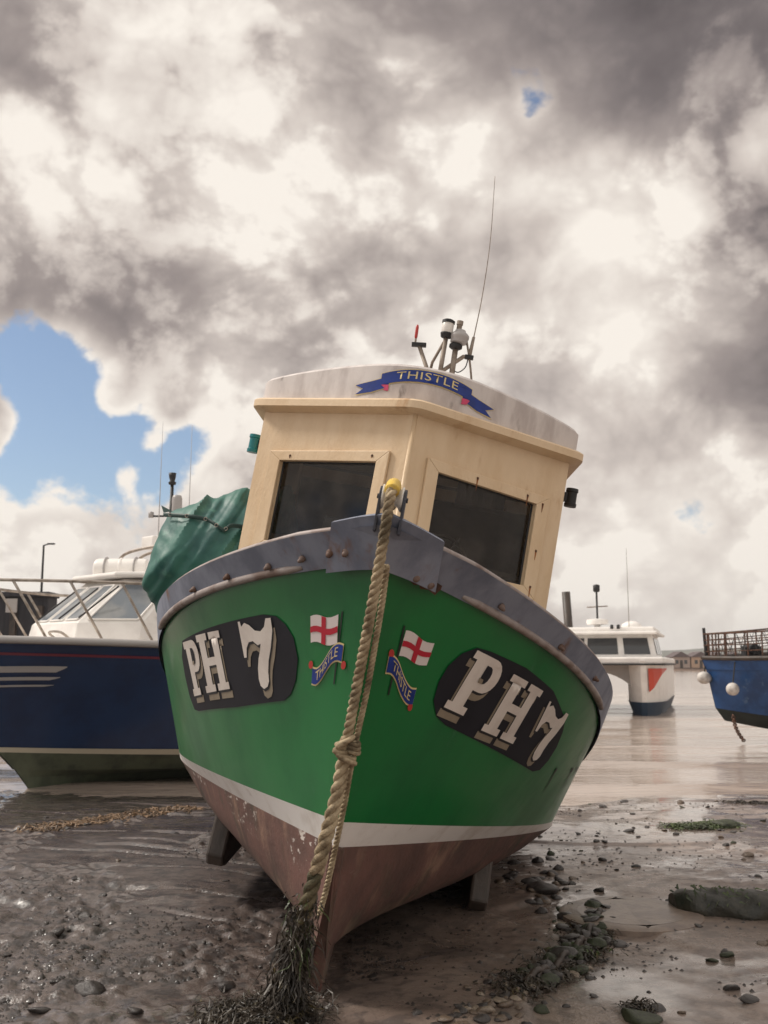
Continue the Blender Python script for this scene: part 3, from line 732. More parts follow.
# ------------------------------------------------------------------ painted lettering
def conform(polys, fn, name, m, parent, off, maxlen=.05):
    """triangulate flat polygons (x, y), refine, then lay every vertex on a surface"""
    bm = bmesh.new()
    for poly in polys:
        vs = [bm.verts.new((x, y, 0)) for x, y in poly]
        for t in geometry.tessellate_polygon([[Vector((x, y, 0)) for x, y in poly]]):
            try: bm.faces.new([vs[i] for i in t])
            except ValueError: pass
    finish(bm, fn, name, m, parent, off, maxlen)
def finish(bm, fn, name, m, parent, off, maxlen):
    for _ in range(6):
        le = [e for e in bm.edges if e.calc_length() > maxlen]
        if not le: break
        bmesh.ops.subdivide_edges(bm, edges=le, cuts=1); bmesh.ops.triangulate(bm, faces=bm.faces)
    for v in bm.verts: v.co = fn(v.co.x, v.co.y, off)
    me = bpy.data.meshes.new(name); bm.to_mesh(me); bm.free()
    for f in me.polygons: f.use_smooth = True
    me.materials.append(m); o = bpy.data.objects.new(name, me); col.objects.link(o); o.parent = parent
    return o
def text_bm(s, size=1.0, track=1.0):
    cu = bpy.data.curves.new('lettering', 'FONT'); cu.body = s; cu.size = size; cu.align_x = 'CENTER'; cu.align_y = 'CENTER'; cu.space_character = track; cu.resolution_u = 3
    ob = bpy.data.objects.new('lettering', cu); col.objects.link(ob); bpy.context.view_layer.update()
    me = bpy.data.meshes.new_from_object(ob); bm = bmesh.new(); bm.from_mesh(me)
    bpy.data.objects.remove(ob); bpy.data.curves.remove(cu); bpy.data.meshes.remove(me)
    bmesh.ops.triangulate(bm, faces=bm.faces)
    return bm
def ngon_arc(cx, cy, rx, ry, a0, a1, n): return [(cx+rx*math.cos(R_(a0+(a1-a0)*i/n)), cy+ry*math.sin(R_(a0+(a1-a0)*i/n))) for i in range(n+1)]

GL_P = [[(0, 0), (.62, 0), (.62, .13), (.47, .13), (.47, .42), (.47, .42), (.66, .42)]+ngon_arc(.66, .71, .34, .29, -90, 90, 10)[1:]+[(0, 1), (0, .87), (.13, .87), (.13, .13), (0, .13)]]
P_HOLE = [(.47, .56), (.60, .56)]+ngon_arc(.60, .71, .12, .15, -90, 90, 6)[1:]+[(.47, .86)]
GL_H = [[(0, 0), (.46, 0), (.46, .12), (.36, .12), (.36, .44), (.66, .44), (.66, .12), (.56, .12), (.56, 0), (1, 0), (1, .12), (.9, .12), (.9, .88), (1, .88), (1, 1), (.56, 1), (.56, .88), (.66, .88), (.66, .58), (.36, .58), (.36, .88), (.46, .88), (.46, 1), (0, 1), (0, .88), (.1, .88), (.1, .12), (0, .12)]]
GL_7 = [[(0.0, 1.0), (.06, .46), (.14, .46), (.18, .60), (.27, .68), (.40, .69), (.54, .62), (.63, .64), (.60, .55), (.52, .42), (.47, .28), (.46, .12), (.50, .02), (.60, -.03), (.72, .0), (.78, .08), (.78, .22), (.82, .38), (.92, .58), (1.0, .82), (.98, 1.0), (.84, 1.0), (.78, .88), (.66, .82), (.50, .84), (.34, .93), (.20, .97), (.09, .92), (.07, 1.0)]]
def box_map(poly, tl, tr, br, bl):
    def f(x, y):
        t = [tl[i]*(1-x)+tr[i]*x for i in (0, 1)]; b = [bl[i]*(1-x)+br[i]*x for i in (0, 1)]
        return tuple(b[i]*(1-y)+t[i]*y for i in (0, 1))
    return [f(x, y) for x, y in poly]
def reg_number(s):
    fn = lambda a, v, off: topside_off(s, a, v, off)
    if s < 0:
        out = [(1.673, .83), (1.2, .838), (.70, .845), (.60, .83), (.53, .79), (.47, .73), (.435, .64), (.445, .55), (.48, .49), (.533, .46), (1.0, .415), (1.578, .385), (1.66, .395), (1.716, .48), (1.742, .62), (1.735, .74)]
        Q = {'P': ((1.650, .818), (1.425, .806), (1.385, .49), (1.60, .48)), 'H': ((1.420, .822), (1.120, .812), (1.055, .51), (1.375, .492)), '7': ((.915, .832), (.630, .826), (.590, .525), (.870, .51))}
        sh = (-.028, -.045)
    else:
        out = [(.70, .862), (.603, .85), (.52, .80), (.46, .73), (.43, .65), (.432, .57), (.48, .51), (.56, .485), (1.0, .445), (1.569, .395), (1.66, .42), (1.715, .50), (1.73, .6), (1.70, .70), (1.647, .765), (1.33, .855), (1.0, .875), (.847, .868)]
        Q = {'P': ((.605, .842), (.845, .842), (.755, .545), (.505, .560)), 'H': ((.915, .822), (1.225, .824), (1.170, .505), (.835, .515)), '7': ((1.335, .800), (1.640, .805), (1.615, .475), (1.300, .465))}
        sh = (-.028, -.045)
    conform([out], fn, 'registration_panel', BLACKP, boat, .004, .08)
    pan = [o for o in boat.children if o.name.startswith('registration_panel')][-1]
    for k, gl in (('P', GL_P), ('H', GL_H), ('7', GL_7)):
        base = [box_map(p, *Q[k]) for p in gl]
        n = 8
        shade = []
        for i in range(1, n+1):
            shade = [[(x+sh[0]*(1 if s > 0 else 1), y+sh[1]) for x, y in p] for p in base]
        conform(shade, fn, 'letter_shade', SHADOWP, pan, .006)
        # dark keyline between the letter and its shade
        key = [[(x+sh[0]*.28, y+sh[1]*.28) for x, y in p] for p in base]
        conform(key, fn, 'letter_keyline', DARKL, pan, .0075)
        conform(base, fn, 'registration_letter', LETTER, pan, .009)
        if k == 'P':
            hp = box_map(P_HOLE, *Q[k]); conform([hp], fn, 'letter_counter', BLACKP, pan, .0105)
            hs = [(x+sh[0]*.9, y+sh[1]*.9) for x, y in hp]
            # beige inside edge seen through the bowl
            top = [hp[0], hp[1]]
            conform([[(hp[0][0], hp[0][1]+.022), (hp[1][0], hp[1][1]+.022), (hp[1][0], hp[1][1]), (hp[0][0], hp[0][1])]], fn, 'letter_shade', SHADOWP, pan, .0115)
def flag(s):
    # chart axes: a grows aft from the stem
    fn = lambda a, v, off: topside_off(s, a, v, off)
    if s < 0: TL, TR, BR, BL = (.362, .812), (.192, .812), (.182, .700), (.350, .704)
    else: TL, TR, BR, BL = (.172, .795), (.342, .790), (.330, .695), (.162, .692)
    def fm(x, y):      # wavy cloth in 0..1
        wv = .07*math.sin(x*math.pi*2.0+.4)
        return box_map([(x, y+wv)], TL, TR, BR, BL)[0]
    def cell(x0, x1, y0, y1):
        n = 8; xs = [x0+(x1-x0)*i/n for i in range(n+1)]
        return [fm(x, y1) for x in xs]+[fm(x, y0) for x in reversed(xs)]
    conform([cell(0, 1, 0, 1)], fn, 'flag_emblem', FLAGW, boat, .004, .03)
    fl = [o for o in boat.children if o.name.startswith('flag_emblem')][-1]
    conform([cell(0, 1, .38, .60)], fn, 'cross', FLAGR, fl, .006, .03)
    conform([cell(.42, .58, 0, .385), cell(.42, .58, .595, 1)], fn, 'cross', FLAGR, fl, .006, .03)
    if s < 0: a, b = (.172, .825), (.176, .540)
    else: a, b = (.160, .812), (.150, .535)
    conform([[(a[0]-.005, a[1]), (a[0]+.005, a[1]), (b[0]+.005, b[1]), (b[0]-.005, b[1])]], fn, 'flagpole', FLAGP, fl, .0035, .03)
    # S-shaped ribbon with the name
    if s < 0: c = [(.328, .572), (.296, .568), (.265, .588), (.236, .622), (.206, .655), (.174, .668), (.140, .662)]
    else: c = [(.108, .648), (.140, .652), (.172, .634), (.204, .600), (.238, .572), (.272, .556), (.306, .560)]
    c = [(x, y) for x, y in c]
    sp = spline([(x, y, 0) for x, y in c], 8); d = np.concatenate([[0], np.cumsum([(q-p).length for p, q in zip(sp, sp[1:])])])
    px = [p.x for p in sp]; py = [p.y for p in sp]
    def rib(t, h):      # t 0..1 along reading direction, h across
        L = t*d[-1]; x = float(np.interp(L, d, px)); y = float(np.interp(L, d, py))
        return (x, y+h)
    H = .031
    def strip(t0, t1, h0, h1, n=16):
        ts = [t0+(t1-t0)*i/n for i in range(n+1)]
        return [rib(t, h1) for t in ts]+[rib(t, h0) for t in reversed(ts)]
    conform([strip(0, 1, -H*1.22, H*1.22)], fn, 'name_ribbon', RIBG, boat, .004, .03)
    rb = [o for o in boat.children if o.name.startswith('name_ribbon')][-1]
    conform([strip(.01, .99, -H, H)], fn, 'ribbon_face', RIBB, rb, .006, .03)
    for e, hh in ((0, .045), (1, -.045)):
        x, y = rib(e, hh); conform([ngon_arc(x+(.012 if e == 0 else -.012)*(1), y, .015, .017, 0, 330, 11)], fn, 'ribbon_curl', RIBK, rb, .005, .03)
    bm = text_bm('THISTLE', 1.0, 1.0); xs = [v.co.x for v in bm.verts]; x0, x1 = min(xs), max(xs)
    for v in bm.verts:
        t = .13+.74*(v.co.x-x0)/(x1-x0)
        x, y = rib(t, v.co.y*H*1.75); v.co = (x, y, 0)
    finish(bm, fn, 'ribbon_lettering', RIBG, rb, .008, .03)
for s in (-1, 1): reg_number(s); flag(s)
for a_, v_, r_ in ((2.36, .55, .030), (2.58, .61, .034), (1.94, .47, .017)):
    conform([ngon_arc(a_, v_, r_, r_*.8, 0, 330, 11)], lambda a, v, off: topside_off(1, a, v, off), 'scupper_hole', DARKL, boat, .004, .03)
    conform([[(a_-.012, v_-r_*.6), (a_+.014, v_-r_*.6), (a_+.006, v_-.16), (a_-.002, v_-.20)]], lambda a, v, off: topside_off(1, a, v, off), 'dirt_run', ALGAE, boat, .003, .04)

def roof_banner():
    # chart: x = plan arc length from the nose of the fascia, y = height
    P = FASC; d = np.concatenate([[0], np.cumsum([(b-a).length for a, b in zip(P, P[1:])])]); d -= d[-1]/2
    X = [p.x for p in P]; Y = [p.y for p in P]
    def fn(x, z, off):
        p = Vector((float(np.interp(x, d, X)), float(np.interp(x, d, Y)))); q = Vector((float(np.interp(x+.02, d, X)), float(np.interp(x+.02, d, Y))))-Vector((float(np.interp(x-.02, d, X)), float(np.interp(x-.02, d, Y))))
        n = Vector((q.y, -q.x)).normalized()
        return Vector((p.x+n.x*off, p.y+n.y*off, z))
    cxb = .03
    def arc(t, h):      # t -1..1 along the main band
        return (cxb+.285*t, 3.125-.045*t*t+h)
    def strip(t0, t1, h0, h1, n=18):
        ts = [t0+(t1-t0)*i/n for i in range(n+1)]
        return [arc(t, h1) for t in ts]+[arc(t, h0) for t in reversed(ts)]
    g = [strip(-1.02, 1.02, -.042, .042)]
    tl = [(-.80, -.02), (-1.0, .006), (-1.2, .004), (-1.64, -.012), (-1.42, -.034), (-1.60, -.070), (-1.2, -.066), (-.82, -.06)]
    tails = [[arc(sg*abs(t)*1.0 if sg > 0 else t, 0)[0:1]+(arc(max(-1.15, min(1.15, t)), 0)[1]+h+(-.012 if abs(t) > 1.3 else 0),) for t, h in tl] for sg in (-1,)]
    tails.append([(2*cxb-x, y) for x, y in tails[0]])
    def grow(poly, k):
        mx = sum(p[0] for p in poly)/len(poly); my = sum(p[1] for p in poly)/len(poly)
        return [(mx+(x-mx)*(1+k), my+(y-my)*(1+k*2)) for x, y in poly]
    conform([grow(t, .07) for t in tails]+g, fn, 'name_banner', RIBG, boat, .004, .05)
    nb = [o for o in boat.children if o.name.startswith('name_banner')][-1]
    [conform([t], fn, 'banner_tail', RIBB, nb, .006, .05) for t in tails]
    conform([strip(-1, 1, -.036, .036)], fn, 'banner_face', RIBB, nb, .0085, .05)
    for sg in (-1, 1):
        x, y = arc(.90*sg, -.055); conform([[(x-.028, y+.016), (x+.028, y+.016), (x+.028*(-sg)*-.2, y-.018), (x-.03*sg, y-.022)]], fn, 'banner_fold', RIBR, nb, .0075, .05)
    bm = text_bm('THISTLE', 1.0, 1.08); xs = [v.co.x for v in bm.verts]; x0, x1 = min(xs), max(xs)
    for v in bm.verts:
        t = -.66+1.32*(v.co.x-x0)/(x1-x0); x, y = arc(t, v.co.y*.066); v.co = (x, y, 0)
    finish(bm, fn, 'banner_lettering', RIBG, nb, .011, .05)
roof_banner()

# ------------------------------------------------------------------ ropes on the bow
def strands(mb, path, R, pitch, n=3, seg=6, phase=0.0):
    """a laid rope: n strands wound round the path"""
    P = [Vector(p) for p in path]; d = [0]
    for a, b in zip(P, P[1:]): d.append(d[-1]+(b-a).length)
    N = max(8, int(d[-1]/pitch*9)); S = np.linspace(0, d[-1], N)
    C = [Vector([float(np.interp(s, d, [p[i] for p in P])) for i in range(3)]) for s in S]
    for k in range(n):
        pts = []; nx = None
        for i in range(N):
            t = (C[min(i+1, N-1)]-C[max(i-1, 0)]).normalized()
            if nx is None: nx = t.cross(Vector((.3, 1, .1))).normalized()
            nx = (nx-t*nx.dot(t)).normalized(); ny = t.cross(nx)
            a = 2*math.pi*(S[i]/pitch+k/n)+phase
            rr = (R[0]+(R[1]-R[0])*S[i]/d[-1]) if hasattr(R, '__len__') else R
            pts.append(C[i]+(nx*math.cos(a)+ny*math.sin(a))*rr*.52)
        rad = [((R[0]+(R[1]-R[0])*s/d[-1]) if hasattr(R, '__len__') else R)*.56 for s in S]
        mb.tube(pts, rad, seg)
    return mb

def px_point(u, v, y):
    """world point seen by the standing eye at (0,0,1.4) in direction (u, v), at depth y"""
    a = math.atan(152/1000); x = (u-384)/1000; up = (512-v)/1000
    w = Vector((x, math.cos(a)-up*math.sin(a), math.sin(a)+up*math.cos(a)))
    return Vector((0, 0, 1.4))+w*(y/w.y)

def ropes():
    rope = thing('mooring_rope', 'thick tan laid rope running from the green bow roller down to the weedy mud', 'rope', (-.42, 4.35, 0))
    inv = Matrix.Translation(-Vector(rope.location))
    def rel(p): return [inv @ Vector(q) for q in p]
    # seen points with depths just ahead of the stem
    top = [W((-.003, -.70, 2.07)), W((-.003, -.76, 2.125)), W((-.003, -.82, 2.13)), W((-.006, -.872, 2.085)), px_point(385, 530, 3.72), px_point(373, 600, 3.80), px_point(360, 670, 3.95), px_point(346, 745, 4.08)]
    strands(MB(), rel(spline(top, 10)), .0212, .10).build('upper_rope', ROPE, rope, smooth=True)
    low = [px_point(347, 738, 4.07), px_point(338, 790, 4.12), px_point(324, 845, 4.15), px_point(311, 890, 4.18), px_point(300, 930, 4.22), px_point(292, 965, 4.27), px_point(284, 1000, 4.36), (-.46, 4.28, -.02), (-.55, 4.2, -.08)]
    p = spline(low, 10)
    cut = 26
    strands(MB(), rel(p[:cut+1]), (.027, .031), .15).build('lower_rope', ROPE, rope, smooth=True)
    strands(MB(), rel(p[cut:]), .031, .16).build('weedy_rope_end', ROPEW, rope, smooth=True)
    sp = MB(); c = px_point(346, 748, 4.05)
    for k in range(5):
        a = k*.9
        sp.tube(rel(spline([c+Vector((.03*math.cos(a), .02*math.sin(a), .045-k*.02)), c+Vector((.045*math.cos(a+1.4), -.02, .03-k*.02)), c+Vector((-.04*math.cos(a), .015, .01-k*.018))], 5)), .011, 6)
    sp.build('splice', ROPE, rope, smooth=True)
    wp = MB()
    q = [W((-.003, -.775, 2.135)), W((-.003, -.82, 2.137)), W((-.004, -.862, 2.108))]
    wp.tube(rel(spline(q, 5)), .029, 12); wp.build('whipping', ROPEY, rope, smooth=True)
    # weed on the rope
    g = MB(); gg = MB()
    for k in range(1700):
        t = random.random()**.8; i = min(int(len(p)*(.40+.5*t)), len(p)-1)
        b = Vector(p[i])+Vector((random.gauss(0, .034), random.gauss(0, .028), random.gauss(0, .03)))
        L = random.uniform(.04, .17)*(1 if t > .2 else .5); wd = random.uniform(.002, .0085)
        dr = Vector((random.gauss(0, .5), random.gauss(-.15, .4), -1)).normalized(); q = []; c = b.copy()
        for j in range(4):
            sd = Vector((random.uniform(-1, 1), random.uniform(-1, 1), .4*random.uniform(-1, 1))).normalized()*wd*(1-.22*j)
            if c.z < .012: c.z = random.uniform(.008, .03); dr.z = 0
            q += [c-sd, c+sd]; c = c+dr*L/3; dr = (dr+Vector((random.gauss(0, .45), random.gauss(0, .45), random.gauss(-.15, .3)))).normalized()
        tgt = gg if (t < .3 and random.random() < .16) else g
        tgt.add(rel(q), [(0, 1, 3, 2), (2, 3, 5, 4), (4, 5, 7, 6)])
    g.build('hanging_weed', WEED, rope)['kind'] = 'stuff'; gg.build('green_weed', WEEDG, rope)['kind'] = 'stuff'

    line = thing('thin_line', 'thin twisted line hanging beside the thick rope in front of the stem', 'rope', (-.3, 4.3, 0))
    inv2 = Matrix.Translation(-Vector(line.location))
    pts = [px_point(387, 565, 3.78), px_point(381, 610, 3.84), px_point(374, 650, 3.91), px_point(366, 695, 4.0), px_point(355, 745, 4.1), px_point(346, 795, 4.2), px_point(336, 845, 4.28), px_point(326, 890, 4.36), px_point(319, 915, 4.40)]
    strands(MB(), [inv2 @ q for q in spline(pts, 8)], .0125, .062).build('twisted_cord', ROPE, line, smooth=True)
    kn = MB(); c = px_point(353, 748, 4.07)
    for k in range(3): kn.tube([inv2 @ (c+Vector((.024*math.cos(a), .018*math.sin(a)-.004, .016*(k-1)+.006*math.sin(2*a)))) for a in [2*math.pi*i/14 for i in range(15)]], .0095, 6)
    kn.build('knot', ROPE, line, smooth=True)
ropes()

# ------------------------------------------------------------------ tarpaulin bundle on deck
def tarp():
    c = Vector(px_point(208, 561, 7.15)); root = thing('tarpaulin', 'crumpled green tarpaulin bundle on the deck beside the wheelhouse', 'tarpaulin', c)
    pl = np.array([(-1, 0, 0, .39), (-.965, 0, .262, .372), (-.316, 0, .949, .424), (-.115, 0, .993, .465), (1, 0, 0, .6), (-.857, 0, -.514, .442), (0, 0, -1, .6), (0, -1, 0, .52), (-.42, -.85, .30, .47), (.1, -.72, .68, .50),
                   (-.32, -.82, -.48, .47), (.55, -.80, .2, .56), (-.75, -.6, .3, .44), (0, 1, 0, .7), (-.6, .75, .2, .6), (.5, .8, .3, .7), (-.3, -.55, .78, .46), (.35, -.6, -.7, .62)])
    pl[:, :3] /= np.linalg.norm(pl[:, :3], axis=1)[:, None]
    nu, nv = 220, 150
    PH, TH = np.meshgrid(np.pi*(np.linspace(0, 1, nv)-.5), 2*np.pi*np.linspace(0, 1, nu), indexing='ij')
    D = np.stack([np.cos(PH)*np.cos(TH), np.cos(PH)*np.sin(TH), np.sin(PH)], -1)
    dt = np.maximum(D @ pl[:, :3].T, .08); q = pl[:, 3]/dt
    r = -np.log(np.exp(-q*34).sum(-1))/34
    x, y, z = (D*r[..., None])[..., 0], (D*r[..., None])[..., 1], (D*r[..., None])[..., 2]
    s1 = .80*x-.52*z+.22*y; s2 = .55*x+.83*z
    f1 = 1-2*np.abs(fbm(s1*6.0+3, s2*.9+y*.7, 7, 2)-.5)*2
    f2 = 1-2*np.abs(fbm(s1*14+9, s2*1.8-y*1.6, 19, 3)-.5)*2
    f3 = fbm(x*9+y*4, z*9-y*5, 29, 3)-.5
    am = sstep(fbm(x*2.2+5, z*2.2+y*2, 37, 2), .35, .7); f1 = np.clip(f1, 0, 1); k = r+.036*(f1**1.6-.3)*(.3+am)+.018*(f2-.3)*(1.1-.6*am)+.022*f3
    r3 = np.random.default_rng(12)
    for i in range(6):      # straight, sharp-edged creases
        an = .98+r3.normal()*(.10 if i < 4 else .8); fr = (3.1, 4.7, 6.6, 8.9, 2.6, 4.1)[i]
        q = np.cos(an-np.pi/2)*x+np.sin(an-np.pi/2)*z+.3*y+.04*(fbm(s2*2+i, s1*2, 50+i, 2)-.5)
        tri = np.abs((q*fr+r3.random()) % 1-.5)*2
        k = k+(.040/fr)*(tri-.5)*sstep(fbm(x*2.4+i*3.1, z*2.4+y*2, 70+i, 2), .36, .62)
    PP = D*k[..., None]; PP[:, -1] = PP[:, 0]
    P = [[tuple(p) for p in row] for row in PP]
    mb = MB(); mb.grid(P); mb.build('sheet', TARP, root, smooth=True, weld=True, auto=24)
    # hem of the flap lying across the front, with a pulled corner
    pts = [(-.27, -.30, .31), (-.17, -.4, .29), (-.05, -.45, .27), (.06, -.45, .25), (.13, -.45, .21), (.19, -.45, .17), (.24, -.45, .205), (.36, -.45, .19)]
    hm = []
    for q in pts:
        # push out onto the surface
        best = max((v for v in mb.v if abs(v[0]-q[0]) < .05 and abs(v[2]-q[2]) < .05), key=lambda v: -v[1], default=None)
        hm.append((q[0], (best[1] if best else q[1])-.004, q[2]))
    h = MB(); A = spline(hm, 6); h.grid([[tuple(p) for p in A], [(p.x, p.y-.014, p.z-.012) for p in A], [(p.x+.004, p.y-.004, p.z-.03) for p in A]])
    h.add([hm[0], (hm[0][0]-.03, hm[0][1]+.05, hm[0][2]+.06), (hm[0][0]+.06, hm[0][1]+.02, hm[0][2]+.012)], [(0, 1, 2)])
    h.build('hem', TARPE, root, smooth=True)
    for q in A[4:-4:7]:
        MB().tube([(q.x+.011*math.cos(g), q.y-.012, q.z-.014+.011*math.sin(g)) for g in [2*math.pi*i/10 for i in range(11)]], .003, 5).build('eyelet', ALU, root)
tarp()

# ------------------------------------------------------------------ navy motor boat
def place(o, loc, aft, roll=0.0):
    o.location = loc; y = math.atan2(-aft[0], aft[1]); o.rotation_euler = (Matrix.Rotation(y, 3, 'Z') @ Matrix.Rotation(roll, 3, 'Y')).to_euler('XYZ')
def quad_pt(q, x, y):   # q: bl br tr tl
    a = q[0].lerp(q[1], x); b = q[3].lerp(q[2], x); return a.lerp(b, y)
def quad_pane(q, x0, x1, y0, y1, off):
    n = (q[1]-q[0]).cross(q[3]-q[0]).normalized()
    return [quad_pt(q, x, y)+n*off for x, y in ((x0, y0), (x1, y0), (x1, y1), (x0, y1))], n
def rail_set(parent, path, r, name, m):
    MB().tube(path, r, 8).build(name, m, parent, smooth=True)

def navy_boat():
    b = thing('motor_boat', 'navy blue motor boat with a white cabin and chrome rails', 'boat')
    place(b, (-5.3, 11.55, -.08), (.7, .71))
    KE = level(1.45, -.1, .03, 2.4, 2, .0, x0=.02); KU = level(1.28, .12, .55, 2.8, 1.6, -.02, x0=.02)
    CH = level(.98, .44, 1.28, 3.2, 1.9, -.14, x0=.02); WL = level(.94, .50, 1.32, 3.2, 1.95, -.12, x0=.02)
    S1 = level(.18, 1.60, 1.52, 3.3, 2.2, -.10, x0=.02); S2 = level(.145, 1.63, 1.53, 3.3, 2.2, -.10, x0=.02); S3 = level(.04, 1.78, 1.58, 3.3, 2.25, -.10, x0=.02)
    KB = level(1.2, .22, .98, 3.0, 1.75, -.1, x0=.02)
    us = [u for u in US]+[2.1, 2.3]
    band(KE, KU, 2, us).build('keel', ALGAE, b, smooth=True); band(KU, KB, 2, us).build('lower_chine', ALGAE, b, smooth=True)
    band(KB, CH, 3, us, off=.012).build('underbody', ALGAE, b, smooth=True)
    band(CH, WL, 1, us, off=.014).build('waterline_stripe', CREAMS, b, smooth=True)
    band(WL, S1, 6, us, bulge=-.03).build('hull', NAVY, b, smooth=True)
    band(S1, S2, 1, us, off=.008).build('red_line', REDL, b, smooth=True)
    band(S2, S3, 3, us, bulge=.0).build('topside_edge', NAVY, b, smooth=True)
    for s in (-1, 1):
        MB().tube([(s*S3(u)[0], S3(u)[1], S3(u)[2]) for u in us], .045, 8).build('gunwale', GREYW, b, smooth=True)
    deck_sheet(S3, .012, .0, us).build('deck', GELW, b)
    transom([KE, KU, KB, CH, WL, S1, S3], 2.3).build('transom', NAVY, b)
    # white bow flashes on the port side
    def side(u, v): 
        a, c = WL(u), S1(u); return Vector((a[0]*(1-v)+c[0]*v+.0, a[1]*(1-v)+c[1]*v, a[2]*(1-v)+c[2]*v))
    for v0, v1, ua, ub in ((.80, .865, .05, .335), (.715, .75, .05, .30), (.645, .665, .05, .27)):
        P = []
        for i in range(15):
            t = i/14; u = ua+(ub-ua)*t; vv = .03*math.sin(t*1.5)
            k = 1 if i < 13 else (.6 if i == 13 else .15)
            hi = v1+vv; lo = hi-(v1-v0)*k
            bul = -.03*math.sin(math.pi*.6)*min(1, u*4)
            P.append([tuple(side(u, lo)+Vector((bul+.016, -.012, 0))), tuple(side(u, hi)+Vector((bul+.016, -.012, 0)))])
        MB().grid(P).build('bow_flash', GREYW, b)
    # cabin
    zd = 1.72
    base = [Vector(p) for p in ((-1.15, 5.6, zd), (-1.15, 2.3, zd), (-.62, 1.55, zd), (.62, 1.55, zd), (1.12, 2.15, zd), (1.2, 5.6, zd))]
    sill = [Vector((p.x*.97, p.y+(.06 if 0 < i < 5 else 0), zd+.26)) for i, p in enumerate(base)]
    top = [Vector(p) for p in ((-.92, 5.7, 2.56), (-.92, 2.95, 2.56), (-.5, 2.3, 2.56), (.5, 2.3, 2.56), (.92, 2.85, 2.56), (.95, 5.7, 2.56))]
    cab = MB(); cab.grid([[tuple(p) for p in base], [tuple(p) for p in sill], [tuple(p) for p in top]])
    cab.add([tuple(p) for p in top], [tuple(range(6))]); cab.build('cabin', GELW, b, bevel=.02)
    def win(i, x0, x1, y0, y1, m):
        q = [sill[i], sill[i+1], top[i+1], top[i]]
        p, n = quad_pane(q, x0, x1, y0, y1, .0)
        c0 = sum(top, Vector())/6
        if n.dot(p[0]-c0) < 0: n = -n
        MB().prism([v+n*.004 for v in p], n, .012).build('window', m, b)
        fr = MB()
        for j in range(4): fr.tube([p[j]+n*.012, p[(j+1) % 4]+n*.012], .014, 6)
        fr.build('window_trim', GELW, b)
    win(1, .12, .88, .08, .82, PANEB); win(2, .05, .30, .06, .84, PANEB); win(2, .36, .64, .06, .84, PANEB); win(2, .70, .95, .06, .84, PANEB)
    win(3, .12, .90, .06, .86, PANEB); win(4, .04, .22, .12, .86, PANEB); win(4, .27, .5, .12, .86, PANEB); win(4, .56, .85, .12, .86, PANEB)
    rf = MB()
    o1 = [Vector((p.x*1.10, p.y+(-.18 if 0 < i < 5 else 0.1), 2.57)) for i, p in enumerate(top)]
    rf.prism([tuple(p) for p in o1], (0, 0, 1), .075); rf.build('cabin_roof', GELW, b, bevel=.03)
    for k in range(3):
        x = (-.45, .1, .6)[k]
        MB().tube([(x, 1.62, zd+.32), (x+.18, 2.05, zd+.72)], .012, 6).build('wiper', BLACK, b)
    # liferaft canister on a cradle
    lr = MB(); lr.lathe([(.11, 0), (.14, .02), (.15, .06), (.15, .34), (.16, .35), (.16, .37), (.15, .38), (.15, .66), (.14, .70), (.11, .72)], (-.36, 2.35, 2.74), (.71, .70, 0), 14)
    o = lr.build('liferaft_canister', GELW, b, smooth=True, auto=40)
    for t in (.16, .56):
        d = Vector((.71, .70, 0))*t; MB().tube([Vector((-.36, 2.35, 2.74))+d+Vector((.7*math.cos(a)*.165, -.71*math.cos(a)*.165, math.sin(a)*.165)) for a in [2*math.pi*i/16 for i in range(17)]], .012, 5).build('strap', GREYW, o)
    MB().box((-.10, 2.6, 2.62), (.22, .6, .05), Matrix.Rotation(R_(-45), 3, 'Z')).build('cradle', GREYW, b)
    # arch with lamps, horn, radar box
    for y in (3.0, 3.3):
        MB().tube(spline([(1.0, y, 2.6), (.95, y+.05, 2.95), (.6, y+.1, 3.08), (-.6, y+.1, 3.08), (-.95, y+.05, 2.95), (-1.0, y, 2.6)], 6), .022, 8).build('arch', ALU, b, smooth=True)
    MB().box((-.5, 3.38, 3.2), (.3, .3, .18)).build('radar_box', GELW, b, bevel=.02)
    MB().lathe([(.03, 0), (.05, .05), (.05, .12), (.02, .15)], (-.3, 2.95, 2.75), n=10).build('spotlight', BLACK, b, smooth=True)
    ms = MB(); ms.tube([(-.5, 3.6, 2.6), (-.5, 3.62, 4.12)], [.035, .025], 8); ms.tube([(-.5, 3.61, 3.62), (-.72, 3.42, 3.62)], .015, 6); ms.build('mast', BLACK, b, smooth=True)
    MB().lathe([(.02, 0), (.05, .01), (.06, .04), (.035, .06), (.05, .12), (.055, .18), (.0, .19)], (-.5, 3.62, 4.08), n=12).build('mast_light', BLACK, b, smooth=True)
    MB().lathe([(.04, 0), (.04, .08), (.0, .09)], (-.72, 3.42, 3.60), n=8).build('horn', GREYW, b, smooth=True)
    MB().lathe([(.06, 0), (.075, .02), (.075, .42), (.06, .46), (0, .47)], (-.42, 3.66, 3.46), n=12).build('radar_reflector', GREYW, b, smooth=True)
    for x, y in ((-.52, 3.42), (-.40, 3.85)):
        MB().tube([(x, y, 2.6), (x+.03, y, 5.0)], [.010, .003], 5).build('whip_aerial', GREYW, b, smooth=True)
